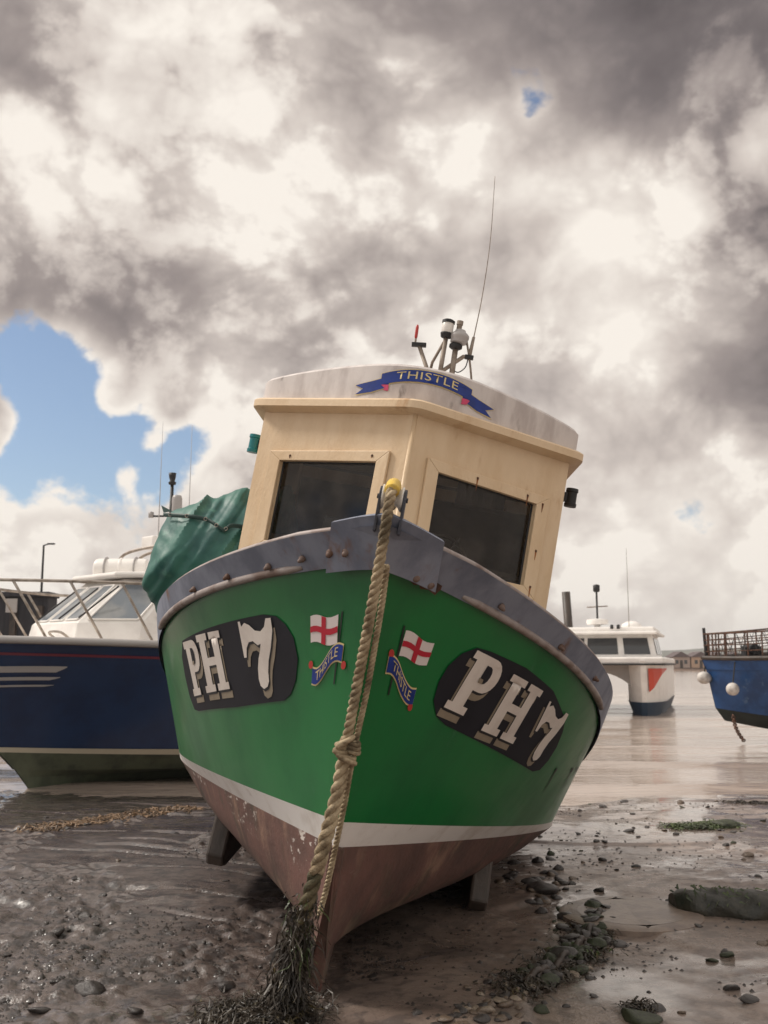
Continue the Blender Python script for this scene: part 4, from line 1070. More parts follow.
    # pulpit rails
    for s in (-1, 1):
        top_r = spline([(s*.06, -.02, 2.44)]+[(s*(S3(u)[0]-.06), S3(u)[1]+.1, 2.46-.03*u) for u in (.06, .15, .3, .45, .62, .8)]+[(s*(S3(.98)[0]-.07), S3(.98)[1], 2.28), (s*(S3(1.1)[0]-.08), S3(1.1)[1], 1.98)], 6)
        MB().tube(top_r, .019, 8).build('hand_rail', ALU, b, smooth=True)
        for u in (.05, .2, .36, .52, .78):
            x, y, z = S3(u)
            MB().tube([(s*(x-.07), y+.55, z), (s*(S3(u)[0]-.06), y+.08, 2.45-.03*u)], .016, 6).build('stanchion', ALU, b, smooth=True)
    MB().tube(spline([(.5, 1.62, zd+.02), (.5, 1.45, zd+.14), (.2, 1.45, zd+.14), (.2, 1.62, zd+.02)], 5), .016, 6).build('grab_rail', ALU, b)
    # mooring gear lying on the foredeck
    net = MB(); rr = random.Random(3)
    for k in range(9):
        c = Vector((-.25+rr.uniform(-.1, .1), .62+rr.uniform(-.1, .1), zd+.06+.03*k)); r = .2-.008*k
        net.tube([c+Vector((r*math.cos(a), r*math.sin(a), .02*math.sin(3*a+k))) for a in [2*math.pi*i/18 for i in range(19)]], .026, 6)
    n = net.build('rope_coil', ROPEW, None, smooth=True); 
    n.matrix_world = Matrix.Translation(b.location) @ b.rotation_euler.to_matrix().to_4x4()
    tag(n, 'heap of coiled brown rope on the foredeck of the navy motor boat', 'rope coil')
navy_boat()

# ------------------------------------------------------------------ white catamaran
def catamaran():
    b = thing('catamaran', 'white catamaran workboat with a wide cabin and a red bow flash afloat', 'boat')
    place(b, (6.18, 30.6, WATER_Z), (.305, .952))
    z = 0
    for s in (-1, 1):
        # each hull: own little loft; outer and inner sides
        def sec(y, wd, zt):
            cxh = s*1.62
            return [(cxh-wd*.55, y, -.3), (cxh-wd, y, .42), (cxh-wd*1.02, y, zt), (cxh+wd*1.02, y, zt), (cxh+wd, y, .42), (cxh+wd*.55, y, -.3)]
        st = [(-.06, .06, 1.6), (0, .10, 1.6), (.25, .26, 1.58), (.8, .48, 1.56), (1.6, .58, 1.52), (3, .60, 1.5), (8, .60, 1.5)]
        mb = MB(); mb.grid([[(x, y-.45*max(0, (zz+.1))/1.6 if k < 4 else y, zz) for x, y, zz in sec(*q)] for k, q in enumerate(st)])
        y0_, w0_, z0_ = st[0]
        fr_ = [(x, y0_-.45*max(0, zz+.1)/1.6, zz) for x, y0_, zz in sec(*st[0])]
        mb.add(fr_, [(0, 1, 4, 5), (1, 2, 3, 4)])
        hl = mb.build('hull', GELW, b, smooth=True, auto=30)
        mb = MB()
        bw_ = [s*1.62+k*(w0_*(.55+.45*(zz+.3)/.72)+.03) for zz in (-.28, .1, .38) for k in (-1, 1)]
        mb.add([(bw_[2*i+j], y0_-.45*max(0, zz+.1)/1.6-.03, zz) for i, zz in enumerate((-.28, .1, .38)) for j in (0, 1)], [(0, 1, 3, 2), (2, 3, 5, 4)])
        for side in (-1, 1):
            P = []
            for k, (y, wd, zt) in enumerate(st):
                P.append([(s*1.62+side*(wd*(.55+.45*(zz+.3)/.72)+.03), y-(.45*max(0, zz+.1)/1.6 if k < 4 else 0)-.03, zz) for zz in (-.28, .1, .38)])
            mb.grid(P)
        mb.build('boot_band', DBLUE, hl, smooth=True)
    fl = MB(); P = []
    for y, wd, k in ((.03, .13, 1), (.25, .26, 2), (.8, .48, 3), (1.6, .58, 4)):
        t = min(1, (y+.1)/1.1); lo = .62+.72*t**1.2
        P.append([(1.62+wd*(1.0 if zz > .42 else .97)+.02, y-(.45*max(0, zz+.1)/1.6 if k < 4 else 0)-.02, zz) for zz in (min(lo, 1.36), 1.37)])
    fl.grid(P); fl.build('bow_flash', REDO, b)
    # bridge deck with an arched tunnel between the hulls
    P = []
    for y in (.35, 1.2, 8):
        P.append([(-1.3+2.6*i/16, y, .68+.62*math.sin(math.pi*i/16)**.6) for i in range(17)])
    tn = MB(); tn.grid(P)
    tn.add([(-1.3+2.6*i/16, .35, .68+.62*math.sin(math.pi*i/16)**.6) for i in range(17)]+[(1.3, .3, 1.5), (-1.3, .3, 1.5)], [tuple(range(19))])
    tn.build('tunnel', GREYW, b)
    dk = MB(); dk.prism([(-2.2, -.4, 1.5), (-1.2, -.55, 1.5), (1.2, -.55, 1.5), (2.2, -.4, 1.5), (2.28, .6, 1.5), (2.28, 8, 1.5), (-2.28, 8, 1.5), (-2.28, .6, 1.5)], (0, 0, 1), .20)
    dk.build('deck', GELW, b, bevel=.05)
    st = MB(); st.tube([(-2.25, -.43, 1.49), (-1.2, -.58, 1.49), (1.2, -.58, 1.49), (2.25, -.43, 1.49), (2.3, .6, 1.49), (2.3, 7.9, 1.49)], .03, 6); st.build('fender_strip', BLACK, b)
    base = [Vector(p) for p in ((-1.95, 5.5, 1.7), (-1.95, 1.5, 1.7), (1.95, 1.5, 1.7), (1.95, 5.5, 1.7))]
    top = [Vector(p) for p in ((-1.8, 5.5, 2.42), (-1.8, 1.75, 2.42), (1.8, 1.75, 2.42), (1.8, 5.5, 2.42))]
    cb = MB(); cb.grid([[tuple(p) for p in base], [tuple(p) for p in top]]); cb.build('cabin', GELW, b)
    q = [base[1], base[2], top[2], top[1]]
    for x0, x1 in ((.05, .15), (.19, .42), (.45, .70), (.75, .955)):
        p, n = quad_pane(q, x0, x1, .14, .84, 0); n = n if n.y < 0 else -n
        MB().prism([v+n*.004 for v in p], n, .02).build('window', PANE, b)
    for s in (-1, 1):
        i = (0, 1) if s < 0 else (2, 3); q = [base[i[0]], base[i[1]], top[i[1]], top[i[0]]]
        for x0, x1 in ((.08, .35), (.42, .68), (.75, .93)):
            p, n = quad_pane(q, x0, x1, .14, .84, 0); n = n if n.x*s > 0 else -n
            MB().prism([v+n*.004 for v in p], n, .02).build('window', PANE, b)
    rf = MB(); rf.prism([(-2.0, 1.15, 2.42), (2.0, 1.15, 2.42), (2.05, 5.7, 2.42), (-2.05, 5.7, 2.42)], (0, 0, 1), .10)
    rf.prism([(-1.9, 1.5, 2.521), (1.9, 1.5, 2.521), (1.9, 5.6, 2.521), (-1.9, 5.6, 2.521)], (0, 0, 1), .14); rf.build('cabin_roof', GELW, b, bevel=.05)
    MB().tube([(0.05, 2.6, 2.6), (.05, 2.6, 3.95)], .035, 6).build('mast', BLACK, b)
    MB().tube([(-.28, 2.6, 3.35), (.4, 2.6, 3.38)], .02, 5).build('spreader', GALV, b)
    MB().lathe([(.08, 0), (.11, .04), (.11, .22), (.06, .25)], (.05, 2.6, 3.85), n=8).build('mast_light', BLACK, b, smooth=True)
    MB().lathe([(.1, 0), (.1, .1), (.34, .12), (.36, .2), (.34, .28), (.1, .31)], (.05, 2.55, 2.66), n=16).build('radar_dome', GELW, b, smooth=True, auto=40)
    MB().lathe([(.3, 0), (.34, .06), (.3, .18), (.15, .26), (0, .28)], (1.15, 2.4, 2.6), n=14).build('satellite_dome', GELW, b, smooth=True)
    MB().tube([(1.1, 2.0, 2.6), (1.1, 2.0, 5.2)], [.012, .006], 5).build('whip_aerial', GALV, b)
    for x in (.6, .8): MB().lathe([(.05, 0), (.05, .12), (0, .14)], (x, 1.5, 2.6), n=8).build('deck_lamp', BLACK, b, smooth=True)
    pr = MB()
    for x in (-2.1, -1.5, -.9, -.5): pr.tube([(x, -.3, 1.7), (x, -.35, 2.25)], .025, 6)
    pr.tube([(-2.1, -.35, 2.25), (-.5, -.35, 2.25)], .025, 6); pr.tube([(-2.1, -.33, 1.98), (-.5, -.33, 1.98)], .02, 6); pr.build('bow_rail', ALU, b)
    an = MB(); an.tube([(-.6, -.55, 1.95), (-.55, -.85, 1.45)], .05, 6); an.prism([(-.85, -.8, 1.6), (-.25, -.8, 1.6), (-.5, -.95, 1.2)], (0, -1, 0), .06); an.build('anchor', GALV, b)
catamaran()

# ------------------------------------------------------------------ blue fishing boat
def blue_boat():
    b = thing('trawler', 'weathered blue fishing boat with rusty deck railings grounded at the water edge', 'boat')
    place(b, (6.3, 19.8, -.1), (.985, -.17), R_(2))
    KE = level(.30, .42, .04, 2.2, 2, -.46, .1, x0=.03); BI = level(.14, .66, .75, 2.6, 1.7, -.36, .1, x0=.03); TS = level(0.0, 1.40, 1.45, 2.8, 2.2, .02, .1, x0=.03); RA = level(-.06, 1.62, 1.5, 2.8, 2.3, .02, .12, x0=.03)
    us = US+[2.1, 2.3]
    band(KE, BI, 3, us).build('underbody', BLUED, b, smooth=True); band(BI, TS, 6, us).build('hull', BLUEP, b, smooth=True); band(TS, RA, 2, us, off=.02).build('bulwark', BLUEP, b, smooth=True)
    for s in (-1, 1): MB().tube([(s*RA(u)[0], RA(u)[1], RA(u)[2]) for u in us], .045, 8).build('rail_cap', WOODD, b, smooth=True)
    deck_sheet(TS, .05, .02, us).build('deck', GREYW, b); transom([KE, BI, TS, RA], 2.3).build('transom', BLUEP, b)
    # railings
    def rp(s, u, z): x, y, zz = RA(u); return (s*max(x-.04, .02), y+.03, zz+z)
    uu = [i/22 for i in range(23)]+[1.1, 1.25, 1.4]
    for s in (-1, 1):
        for h, r in ((.46, .018), (.34, .010), (.24, .012), (.12, .010)):
            MB().tube([rp(s, u, h+.1*u) for u in uu], r, 6).build('hand_rail', RUST, b, smooth=True)
        for i, u in enumerate((0.01, .03, .07, .12, .18, .25, .33, .42, .52, .62, .73, .85, .98, 1.15, 1.3)):
            MB().tube([rp(s, u, 0), rp(s, u, .47+.1*u)], .014, 6).build('stanchion', RUST, b)
    for s in (-1, 1):
        nt = MB()
        for i in range(34):
            u = .02+1.25*i/34; d = .05 if i % 2 else -.05
            nt.tube([rp(s, u, .02), rp(s, max(u+d, .01), .42+.1*u)], .0055, 4)
        nt.build('rail_netting', BLACK, b)
    MB().tube([rp(1, .012, 0), (0, -.02, 2.2)], .03, 8).build('jackstaff', BLACK, b)
    gl = MB(); gl.box((.0, .85, 1.72), (.5, .3, .25)); gl.tube([(-.4, .85, 1.8), (.4, .85, 1.8)], .1, 10); gl.build('windlass', BLACK, b, bevel=.02)
    MB().tube([(-1.3, 3.2, 1.5), (-1.3, 3.2, 2.5), (1.3, 3.2, 2.5), (1.3, 3.2, 1.5)], .05, 8).build('gantry', RUST, b)
    wh = MB(); wh.box((0, 5.2, 2.2), (2.0, 1.8, 1.6)); wh.build('wheelhouse', GELW, b, bevel=.03)
    MB().box((0, 5.2, 3.05), (2.2, 2.1, .1)).build('wheelhouse_roof', BLUEP, b, bevel=.02)
    for x in (-.62, 0, .62): MB().box((x, 4.29, 2.6), (.5, .03, .45)).build('window', PANE, b)
    M = Matrix.Translation(b.location) @ b.rotation_euler.to_matrix().to_4x4()
    for k, (lx, ly, lab) in enumerate(((.75, 1.7, 'dark plastic fish crate on the blue deck nearest its bow'), (.95, 2.5, 'dark plastic fish crate on the blue deck farther from its bow'))):
        o = thing('fish_crate', lab, 'crate', M @ Vector((lx, ly, 1.62)), 'fish crates on the blue boat'); o.rotation_euler = b.rotation_euler
        cr = MB(); cr.box((0, 0, .02), (.5, .7, .04))
        for sx in (-1, 1): cr.box((sx*.24, 0, .2), (.03, .7, .32)); cr.box((0, sx*.335, .2), (.448, .03, .32))
        cr.build('crate_body', BLACK, o)
        ct = MB()
        for j in range(14): a = j*2.4; ct.tube([(.16*math.cos(a), .24*math.sin(a), .2+.012*j), (.15*math.cos(a+1), .22*math.sin(a+1), .24+.012*j), (.16*math.cos(a+2), .24*math.sin(a+2), .2+.012*j)], .025, 5)
        ct.build('net_bundle', ROPEW, o)
    # fender buoys
    for k, (loc, lab) in enumerate((((.10, -.06, 1.24), 'white round fender buoy hanging at the stem of the blue boat'), ((.72, .36, 1.06), 'white round fender buoy hanging on the blue hull side, away from its stem'))):
        p = M @ Vector(loc); f = thing('fender_buoy', lab, 'fender', p, 'white fenders on the blue boat')
        ax = Vector((-.85, -.35, .1)) if k == 0 else Vector((-.45, -.85, .1))
        MB().lathe([(.03, -.12), (.085, -.10), (.115, -.04), (.12, .04), (.095, .10), (.045, .135), (0, .14)], (0, 0, 0), ax, 16).build('ball', FEND, f, smooth=True)
        MB().lathe([(.08, -.115), (.075, -.16), (.045, -.20), (0, -.21)], (0, 0, 0), ax, 12).build('end_cap', DBLUE, f, smooth=True)
        MB().tube([(0, 0, .05), (.1, .1, .5)], .014, 5).build('lanyard', BLACK, f)
    p0 = M @ Vector((0.1, .62, .40)); p1 = Vector((7.17, 20.3, -.11))
    p1 = px_point(744, 741, 19.2); ch = MB(); n = 16
    a = px_point(733, 715, 19.4); 
    for i in range(n):
        t = (i+.5)/n; c = a.lerp(p1, t)+Vector((-.02*math.sin(math.pi*t)*2, 0, -.02*math.sin(math.pi*t))); d = (p1-a).normalized(); sx = d.cross(Vector((0, 1, 0))).normalized() if i % 2 else Vector((0, 1, 0))
        L = (p1-a).length/n*.72
        ch.tube([c+d*L*math.cos(g)+sx*.03*math.sin(g) for g in [2*math.pi*k/12 for k in range(13)]], .013, 5)
    o = ch.build('anchor_chain', RUST, None, smooth=True); tag(o, 'short rusty chain hanging from the keel of the blue boat to the water', 'chain')
blue_boat()

# ------------------------------------------------------------------ small dinghy at the left, post, quay, lamp, far shore
def small_things():
    d = thing('dinghy', 'small white rimmed dinghy lying behind the navy bow', 'boat'); place(d, (-5.32, 14.0, -.1), (-.95, .3))
    A = level(.25, 0, .4, .9, 2, 0, x0=.02); B = level(0, .50, .75, 1.2, 2.2, -.08, x0=.02)
    band(A, B, 4).build('hull', GREYW, d, smooth=True)
    for s in (-1, 1): MB().tube([(s*B(u)[0], B(u)[1], B(u)[2]) for u in US], .045, 8).build('gunwale', GELW, d, smooth=True)
    deck_sheet(A, .12).build('sole', BLACK, d); transom([A, B], US[-1]).build('transom', GREYW, d)
    # leaning timber pile
    pl = MB(); pl.tube([(8.6, 46, -.6), (8.52, 46, 1.5), (8.36, 46, 4.68)], [.21, .2, .19], 10); o = pl.build('mooring_post', WOODD, None, smooth=True); tag(o, 'dark leaning timber mooring post behind the white catamaran', 'post')
    q = thing('harbour_wall', 'dark timber harbour wall behind the navy motor boat', 'wall', (-22, 46, 0))
    w = MB(); w.box((0, 0, 2.1), (13.6, 1.2, 4.6)); w.build('wall_face', QUAY, q)
    w = MB(); w.box((0, -.1, 4.52), (13.8, 1.5, .22)); w.build('coping', QUAY, q, bevel=.03)
    for k in range(12): MB().box((-6.5+1.18*k, -.72, 1.9), (.26, .22, 4.2)).build('fender_pile', WOODD, q)
    s = thing('notice_board', 'pale notice board fixed to the dark harbour wall', 'sign', (-16.75, 45.1, 4.0)); MB().box((0, 0, 0), (.5, .06, .62)).build('board', GREYW, s); MB().box((0, .05, -.2), (.08, .04, .9)).build('batten', BLACK, s)
    lp = thing('street_lamp', 'slim dark street lamp with a short arm above the harbour wall', 'lamp', (-15.75, 46, 4.4))
    MB().tube([(0, 0, 0), (0, 0, 2.45)], [.06, .045], 8).build('pole', BLACK, lp); MB().tube([(0, 0, 2.42), (.22, 0, 2.5)], .035, 6).build('arm', BLACK, lp); MB().box((.34, 0, 2.5), (.34, .14, .07)).build('lamp_head', BLACK, lp, bevel=.02)
    vn = thing('parked_boat', 'small white boat moored under the dark harbour wall', 'boat', (-15.6, 42, WATER_Z)); place(vn, (-16.5, 42, WATER_Z), (1, .1))
    A = level(.3, -.2, .7, 1.0, 2, 0, x0=.02); B = level(0, .9, 1.0, 1.3, 2.2, -.05, x0=.02); band(A, B, 4).build('hull', GELW, vn, smooth=True); deck_sheet(B, -.05).build('deck', GELW, vn); transom([A, B], US[-1]).build('transom', GELW, vn)
small_things()

HILLM = mat('hill_cover', srgb(96, 98, 92), srgb(112, 110, 98), .01, rough=.95)
SHOREM = mat('brown_far_shore', srgb(112, 92, 80), srgb(92, 78, 70), .05, rough=.9)
def far():
    xs = np.linspace(-1400, 1600, 160)
    rows = []
    for k, (y, hs) in enumerate(((700, 0), (820, .45), (1000, .85), (1300, 1.0), (1700, .5))):
        rows.append([(float(x), y, -1+hs*float((3+17*sstep(x, 150, 420)+5*(fbm(np.array([x*.01]), np.array([k*.3]), 3, 4)[0]-.5)*2+10*sstep(x, 400, 800)))) for x in xs])
    MB().grid(rows).build('hills', HILLM, smooth=True)['kind'] = 'structure'
    P = [[(x, 226+8*math.sin(x*.02), -.3) for x in range(-300, 420, 12)], [(x, 229+8*math.sin(x*.02), .35+.25*math.sin(x*.3)) for x in range(-300, 420, 12)], [(x, 280, .9) for x in range(-300, 420, 12)], [(x, 710, -.8) for x in range(-300, 420, 12)]]
    MB().grid(P).build('far_shore', SHOREM)['kind'] = 'structure'
    walls = [mat('pale_render', srgb(170, 152, 142), rough=.8), mat('warm_render', srgb(186, 158, 136), rough=.8), mat('grey_render', srgb(128, 122, 122), rough=.8)]
    roofm = mat('slate_roof', srgb(96, 84, 84), rough=.8)
    specs = [(671, 17, 3.0, 2.5, 0, 'pale gabled beach hut on the far shore nearest the catamaran'), (690, 19, 3.2, 2.5, 1, 'warm toned gabled hut on the far shore between two paler ones'), (707, 14, 3.1, 2.4, 2, 'grey gabled hut on the far shore right behind the blue bow'), (724, 18, 3.0, 2.4, 0, 'pale gabled hut seen through the railings of the blue boat'), (744, 18, 3.4, 2.4, 1, 'warm toned long hut seen through the railings of the blue boat')]
    for px, wpx, hr, hw, mi, lab in specs:
        y = 240; x = (px-384)/1000*y*1.012; wd = wpx*.24
        h = thing('shore_house', lab, 'house', (x, y, .5), 'gabled houses on the far shore')
        MB().box((0, 0, hw/2), (wd, 6, hw)).build('wall', walls[mi], h)
        r = MB(); r.prism([(-wd/2-.25, -3.3, hw), (wd/2+.25, -3.3, hw), (0, -3.3, hw+1.3)], (0, 1, 0), 6.6); r.build('roof', roofm, h)
        for k in (-.25, .25): MB().box((wd*k, -3.02, hw*.55), (.7, .06, .9)).build('window', PANE, h)
        MB().box((0, -3.02, .9), (.7, .05, 1.8)).build('door', WOODD, h)
far()

# ------------------------------------------------------------------ things lying on the mud
def rock_mesh(name, seed, m, flat=.6, sub=3):
    bm = bmesh.new(); bmesh.ops.create_icosphere(bm, subdivisions=sub, radius=1)
    rr = np.random.default_rng(seed); pl = rr.normal(size=(11, 3)); pl /= np.linalg.norm(pl, axis=1)[:, None]; hs = .55+.4*rr.random(11)
    for v in bm.verts:
        d = np.array(v.co); dt = pl @ d; mk = dt > .1; q = hs[mk]/dt[mk]
        r = min(1.0, -math.log(np.exp(-q*26).sum())/26)
        r *= 1+.10*(float(fbm(np.array([d[0]*3+seed]), np.array([d[1]*3+d[2]*2]), seed, 3)[0])-.5)*2
        v.co = Vector(d*r); v.co.z *= flat
    me = bpy.data.meshes.new(name); bm.to_mesh(me); bm.free()
    for f in me.polygons: f.use_smooth = True
    me.materials.append(m); return me
STONES = [mat('wet_dark_stone', srgb(66, 60, 57), srgb(48, 44, 43), 5, rough=.32, bump=.4, bscale=14), mat('brown_pebble', srgb(108, 92, 78), srgb(84, 72, 62), 5, rough=.35, bump=.3, bscale=14), mat('pale_pebble', srgb(140, 126, 110), srgb(116, 102, 90), 5, rough=.4, bump=.3, bscale=14), mat('weed_covered_stone', srgb(58, 64, 40), srgb(42, 44, 34), 6, rough=.45, bump=.6, bscale=16)]
rocks = {m: [rock_mesh('stone', 10*m+k, STONES[m], (.34, .45, .6)[k], 2 if m in (1, 2) else 3) for k in range(3)] for m in range(4)}
def stone(x, y, r, kind, name, lab, cat, group, sink=.35):
    o = bpy.data.objects.new(name, random.choice(rocks[kind])); col.objects.link(o)
    o.location = (x, y, gz(x, y)+r*.6*(1-2*sink)*.6); o.scale = (r*random.uniform(.8, 1.3), r*random.uniform(.75, 1.1), r*random.uniform(.75, 1.1))
    o.rotation_euler = (random.gauss(0, .15), random.gauss(0, .15), random.uniform(0, 6.3)); tag(o, lab, cat, group); return o

def blades(mb, c, n, spread, L, w, up=.5):
    for _ in range(n):
        x, y = c[0]+random.gauss(0, spread), c[1]+random.gauss(0, spread)
        a = random.uniform(0, 6.3); l = random.uniform(.4, 1)*L; turn = random.gauss(0, .9); q = []
        lift = l*up*random.random()*.5; ww = w*random.uniform(.4, 1)
        for i in range(4):
            t = i/3; sd = (-math.sin(a)*ww*(1-.75*t), math.cos(a)*ww*(1-.75*t)); z = gz(x, y)+.003+lift*math.sin(math.pi*min(1, t*.9+.1))+random.uniform(0, .004)
            q += [(x-sd[0], y-sd[1], z), (x+sd[0], y+sd[1], z+random.uniform(-.004, .004))]
            x += math.cos(a)*l/3; y += math.sin(a)*l/3; a += turn
        mb.add(q, [(0, 1, 3, 2), (2, 3, 5, 4), (4, 5, 7, 6)])
    return mb

def foreshore():
    # weed-clad mooring chain with pebbles, running from the front to the flat ring
    path = spline([(.30, 4.2, 0), (.42, 4.42, 0), (.62, 4.72, 0), (.84, 5.05, 0), (1.0, 5.35, 0), (1.14, 5.72, 0), (1.30, 6.15, 0)], 12)
    ch = thing('ground_chain', 'heavy mooring chain overgrown with dark weed lying across the mud', 'chain', path[40])
    c = MB(); base = Vector(path[40])
    for i in range(26, len(path)-1):
        p = path[i]; d = (path[i+1]-p).normalized(); z = gz(p.x, p.y)-.004+.02*math.sin(i*.7); ctr = Vector((p.x, p.y, z))-base
        sx = Vector((-d.y, d.x, 0)) if i % 2 else Vector((0, 0, 1))
        c.tube([ctr+d*.055*math.cos(g)+sx*.032*math.sin(g) for g in [2*math.pi*k/12 for k in range(13)]], .017, 6)
    c.build('links', WOODD, ch, smooth=True)
    wd = MB(); random.seed(21)
    for i in range(22, len(path)-1): blades(wd, path[i], 60, .06, .08, .008, .9)
    wd.v = [tuple(Vector(v)-base) for v in wd.v]; wd.build('weed', WEED, ch)['kind'] = 'stuff'
    wd = MB(); blades(wd, path[44], 60, .06, .09, .012, 1.0); wd.v = [tuple(Vector(v)-base) for v in wd.v]; wd.build('green_weed', WEEDG, ch)['kind'] = 'stuff'
    random.seed(4)
    # pebbles in the row
    for i in range(110):
        t = random.random()**1.4; p = path[int(t*(len(path)-1)*.72)]; sp = .13-.07*t
        stone(p.x+random.gauss(0, sp), p.y+random.gauss(0, sp*.7), random.uniform(.016, .042), random.choice((1, 1, 2, 0, 0)), 'pebble', 'rounded brown pebble in the row beside the weedy chain', 'pebble', 'pebbles along the weedy chain')
    for i in range(105):
        t = random.uniform(.38, 1); p = path[int(t*(len(path)-1))]; big = random.random() < .35
        o = stone(p.x+random.gauss(0, .06), p.y+random.gauss(0, .07), random.uniform(.04, .065) if big else random.uniform(.02, .04), random.choice((3, 0, 3, 0)), 'weedy_stone', 'weed covered stone heaped on the overgrown chain', 'stone', 'weedy stones on the overgrown chain')
        o.location.z += random.uniform(0, .03)
    # loose stones on the right-hand mud
    k = 0
    while k < 190:
        y = 4.3*(11.2/4.3)**(random.random()**.8); x = random.uniform(.15, .42*y+.3)
        if x < .9 and 4.6 < y < 7.6: continue
        if vnoise(np.array([x*1.3]), np.array([y*1.3]), 77)[0] < .42 and random.random() < .75: continue
        stone(x, y, random.choice((.012, .016, .02, .025, .03, .045))*random.uniform(.8, 1.3), random.choice((0, 0, 0, 1, 3)), 'stone', 'small dark wet stone scattered on the mud to the right of the green boat', 'stone', 'loose stones on the mud right of the green boat'); k += 1
    for i in range(46):
        x = random.gauss(1.0, .16); y = random.gauss(6.75, .28)
        stone(x, y, random.uniform(.025, .06), random.choice((0, 0, 1)), 'stone', 'dark stone in the patch between the green boat and the flat ring', 'stone', 'stones in the patch beside the flat ring')
    k = 0
    while k < 50:
        y = 4.3*(10.5/4.3)**random.random(); x = -random.uniform(.3, .5*y)
        stone(x, y, random.uniform(.015, .045), random.choice((0, 0, 0, 1)), 'stone', 'small dark stone half sunk in the mud to the left of the green boat', 'stone', 'loose stones on the mud left of the green boat', .42); k += 1
    # big weedy stones and rock slab
    for x, y, r, lab in ((.99, 6.55, .11, 'dark rounded rock by the stone patch under the green hull'), (1.04, 4.32, .085, 'dark weedy rock at the front edge right of the weedy chain'), (-1.02, 4.36, .05, 'dark rounded rock in the front left mud, nearer the rope'), (-1.28, 4.62, .075, 'flat dark rock in the front left mud, farther from the rope'), (3.02, 9.2, .16, 'weedy rock at the end of the green weed patch')):
        o = stone(x, y, r, 3 if 'weedy' in lab else 0, 'rock', lab, 'rock', None)
    # long weed-clad timber at the right
    a, b = Vector((1.68, 6.10, .03)), Vector((2.75, 5.75, .04)); lg = MB(); n = 40; d = (b-a)
    P = []
    for i in range(n+1):
        t = i/n; c = a+d*t; env = min(1, .62+t*6)*min(1, .55+(1-t)*5)
        ring = []
        for j in range(21):
            g = 2*math.pi*j/20; nz = 1+.28*(float(fbm(np.array([t*9+math.cos(g)]), np.array([math.sin(g)*1.6+3]), 13, 4)[0])-.5)*2
            ring.append((c.x, c.y+.15*env*nz*math.cos(g), c.z-.02+.105*env*nz*math.sin(g)))
        P.append(ring)
    lg.grid(P); lg.add(P[0][:-1], [tuple(range(20))]); lg.add(P[-1][:-1], [tuple(range(20))])
    lt = thing('driftwood_log', 'long dark weed covered log half buried in the mud at the right', 'log', a); lg.v = [tuple(Vector(v)-a) for v in lg.v]
    lg.build('timber', mat('weed_slimed_timber', srgb(58, 54, 44), srgb(40, 40, 34), 7, rough=.45, bump=.9, bscale=22), lt, smooth=True)
    wd = MB()
    for i in range(150):
        t = random.random(); p = a+d*t; g = random.uniform(.2, 2.9); q = Vector((p.x, p.y+.15*math.cos(g), p.z+.10*math.sin(g)))-a
        l = Vector((random.gauss(0, .04), -.03*random.random(), -.05*random.random())); s_ = Vector((.006, 0, .004)); wd.add([q-s_, q+s_, q+l+Vector((0, -.012, .008))], [(0, 1, 2)])
    wd.build('weed', WEEDG, lt)['kind'] = 'stuff'
    # flat concrete ring round a mooring sinker, awash
    rg = MB(); c = Vector((1.40, 5.95, max(gz(1.4+.4*math.cos(g), 5.95+.4*math.sin(g)) for g in range(7))-.004))
    rg.lathe([(.40, -.05), (.40, .006), (.37, .016), (.30, .017), (.275, .008), (.02, .006)], (0, 0, 0), n=40)
    rt = thing('mooring_sinker', 'flat pale round mooring sinker flush with the wet mud', 'mooring sinker', c); rg.build('slab', mat('muddy_concrete', srgb(134, 118, 106), srgb(112, 98, 90), 8, rough=.35, bump=.3), rt, smooth=True, auto=25)
    # weed patches
    def patch(name, lab, ctrs, n, spr, L, m, w=.012, up=.5):
        mb = MB()
        for c in ctrs: blades(mb, c, n, spr, L, w, up)
        c0 = Vector((ctrs[0][0], ctrs[0][1], gz(ctrs[0][0], ctrs[0][1]))); mb.v = [tuple(Vector(v)-c0) for v in mb.v]
        o = mb.build(name, m, None); o.location = c0; tag(o, lab, 'seaweed')
    patch('seaweed_patch', 'flat patch of green weed on the mud near the blue boat', [(2.62, 9.1, 0), (2.74, 9.13, 0), (2.86, 9.16, 0), (2.98, 9.2, 0)], 170, .08, .16, WEEDG)
    patch('seaweed_heap', 'dark brown seaweed heap round the foot of the mooring rope', [(-.50, 4.26, 0), (-.42, 4.36, 0), (-.56, 4.16, 0), (-.47, 4.12, 0), (-.42, 4.5, 0), (-.60, 4.34, 0)], 420, .085, .12, WEED, .005, .9)
    patch('seaweed_clump', 'small dark seaweed clump on the front edge of the mud at the right', [(1.05, 4.42, 0)], 150, .034, .09, WEED, .008, .9)
    patch('seaweed_line', 'tan and brown tide line of seaweed along the water at the left', [(-3.0+.10*i, 8.95+.15*i, 0) for i in range(11)], 120, .09, .13, WEEDT, .010, .5)
    patch('seaweed_strip', 'dark seaweed strip at the water edge under the blue boat', [(3.7+.10*i, 10.9-.015*i, 0) for i in range(12)], 50, .08, .14, WEED, .012, .5)
    # trodden lumps of mud and weed scraps that nobody could count
    mb = MB(); random.seed(33); k = 0
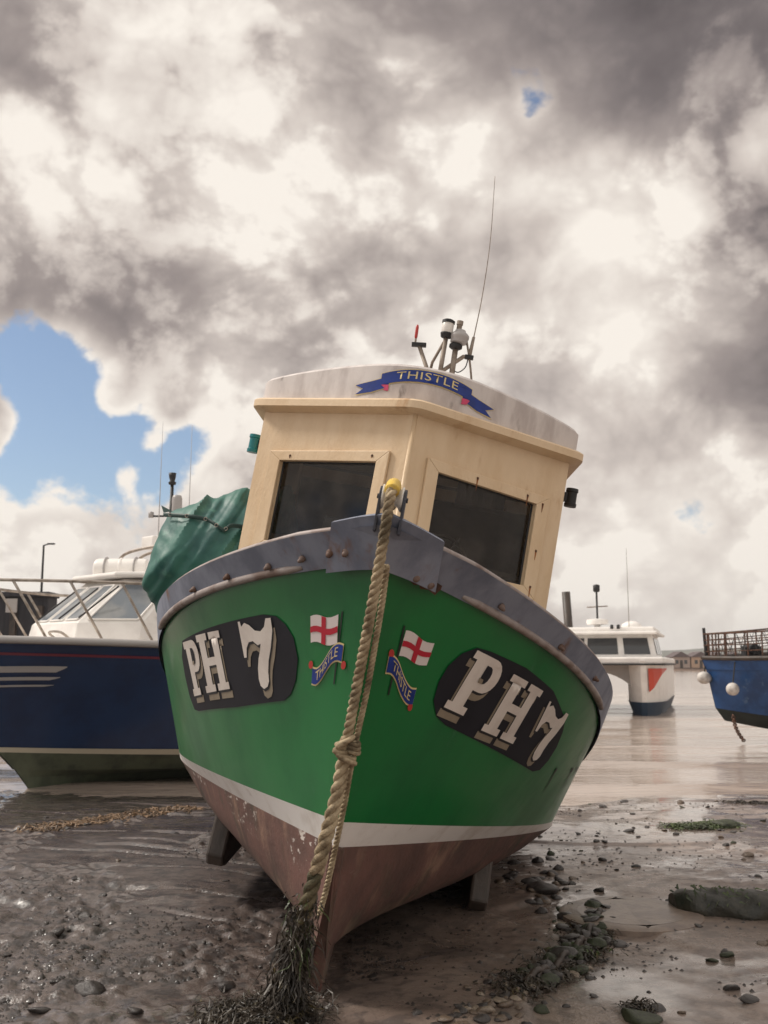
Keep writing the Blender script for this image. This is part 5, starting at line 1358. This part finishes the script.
    while k < 2800:
        y = 4.0*(9.5/4.0)**(random.random()**1.2); x = -random.uniform(-.1, .52*y)
        if vnoise(np.array([x*.9+7]), np.array([y*.9]), 31)[0]+.3*(y < 6) < .5: continue
        if abs(x+.31) < .1 and y > 4.5: continue
        r = random.uniform(.005, .013)*(1+.9*(random.random() < .2)); z = gz(x, y); q = random.uniform(0, 6.3)
        pts = [(x+r*random.uniform(.7, 1.6)*math.cos(q+g), y+r*random.uniform(.7, 1.4)*math.sin(q+g), z-.004) for g in (0, 1.05, 2.1, 3.15, 4.2, 5.25)]
        mb.add(pts+[(x+random.gauss(0, r*.3), y+random.gauss(0, r*.3), z+r*random.uniform(.4, .9))], [(i, (i+1) % 6, 6) for i in range(6)]); k += 1
    mb.build('mud_lumps', STONES[0], smooth=True)['kind'] = 'stuff'
    mb = MB(); k = 0
    while k < 1500:
        y = 4.0*(11/4.0)**(random.random()**.9); x = random.uniform(.1, .45*y+.2)
        if vnoise(np.array([x*1.1]), np.array([y*1.5]), 41)[0] < .5: continue
        r = random.uniform(.005, .016); z = gz(x, y); q = random.uniform(0, 6.3)
        pts = [(x+r*random.uniform(.7, 1.6)*math.cos(q+g), y+r*random.uniform(.7, 1.4)*math.sin(q+g), z-.004) for g in (0, 1.05, 2.1, 3.15, 4.2, 5.25)]
        mb.add(pts+[(x, y, z+r*random.uniform(.4, .8))], [(i, (i+1) % 6, 6) for i in range(6)]); k += 1
    mb.build('gravel', STONES[0], smooth=True)['kind'] = 'stuff'
foreshore()

# ------------------------------------------------------------------ thin sea air
def air():
    m = bpy.data.materials.new('sea_haze'); m.use_nodes = True; N = Nodes(m.node_tree); N.n.remove(N.n['Principled BSDF'])
    v = N.new('ShaderNodeVolumePrincipled'); v.inputs['Color'].default_value = (.92, .93, .95, 1); v.inputs['Density'].default_value = .00032; v.inputs['Anisotropy'].default_value = .2
    N.link(v.outputs[0], N.n['Material Output'].inputs['Volume'])
    mb = MB(); mb.box((100, 700, 29), (3400, 2300, 64)); mb.build('haze', m)['kind'] = 'stuff'
air()
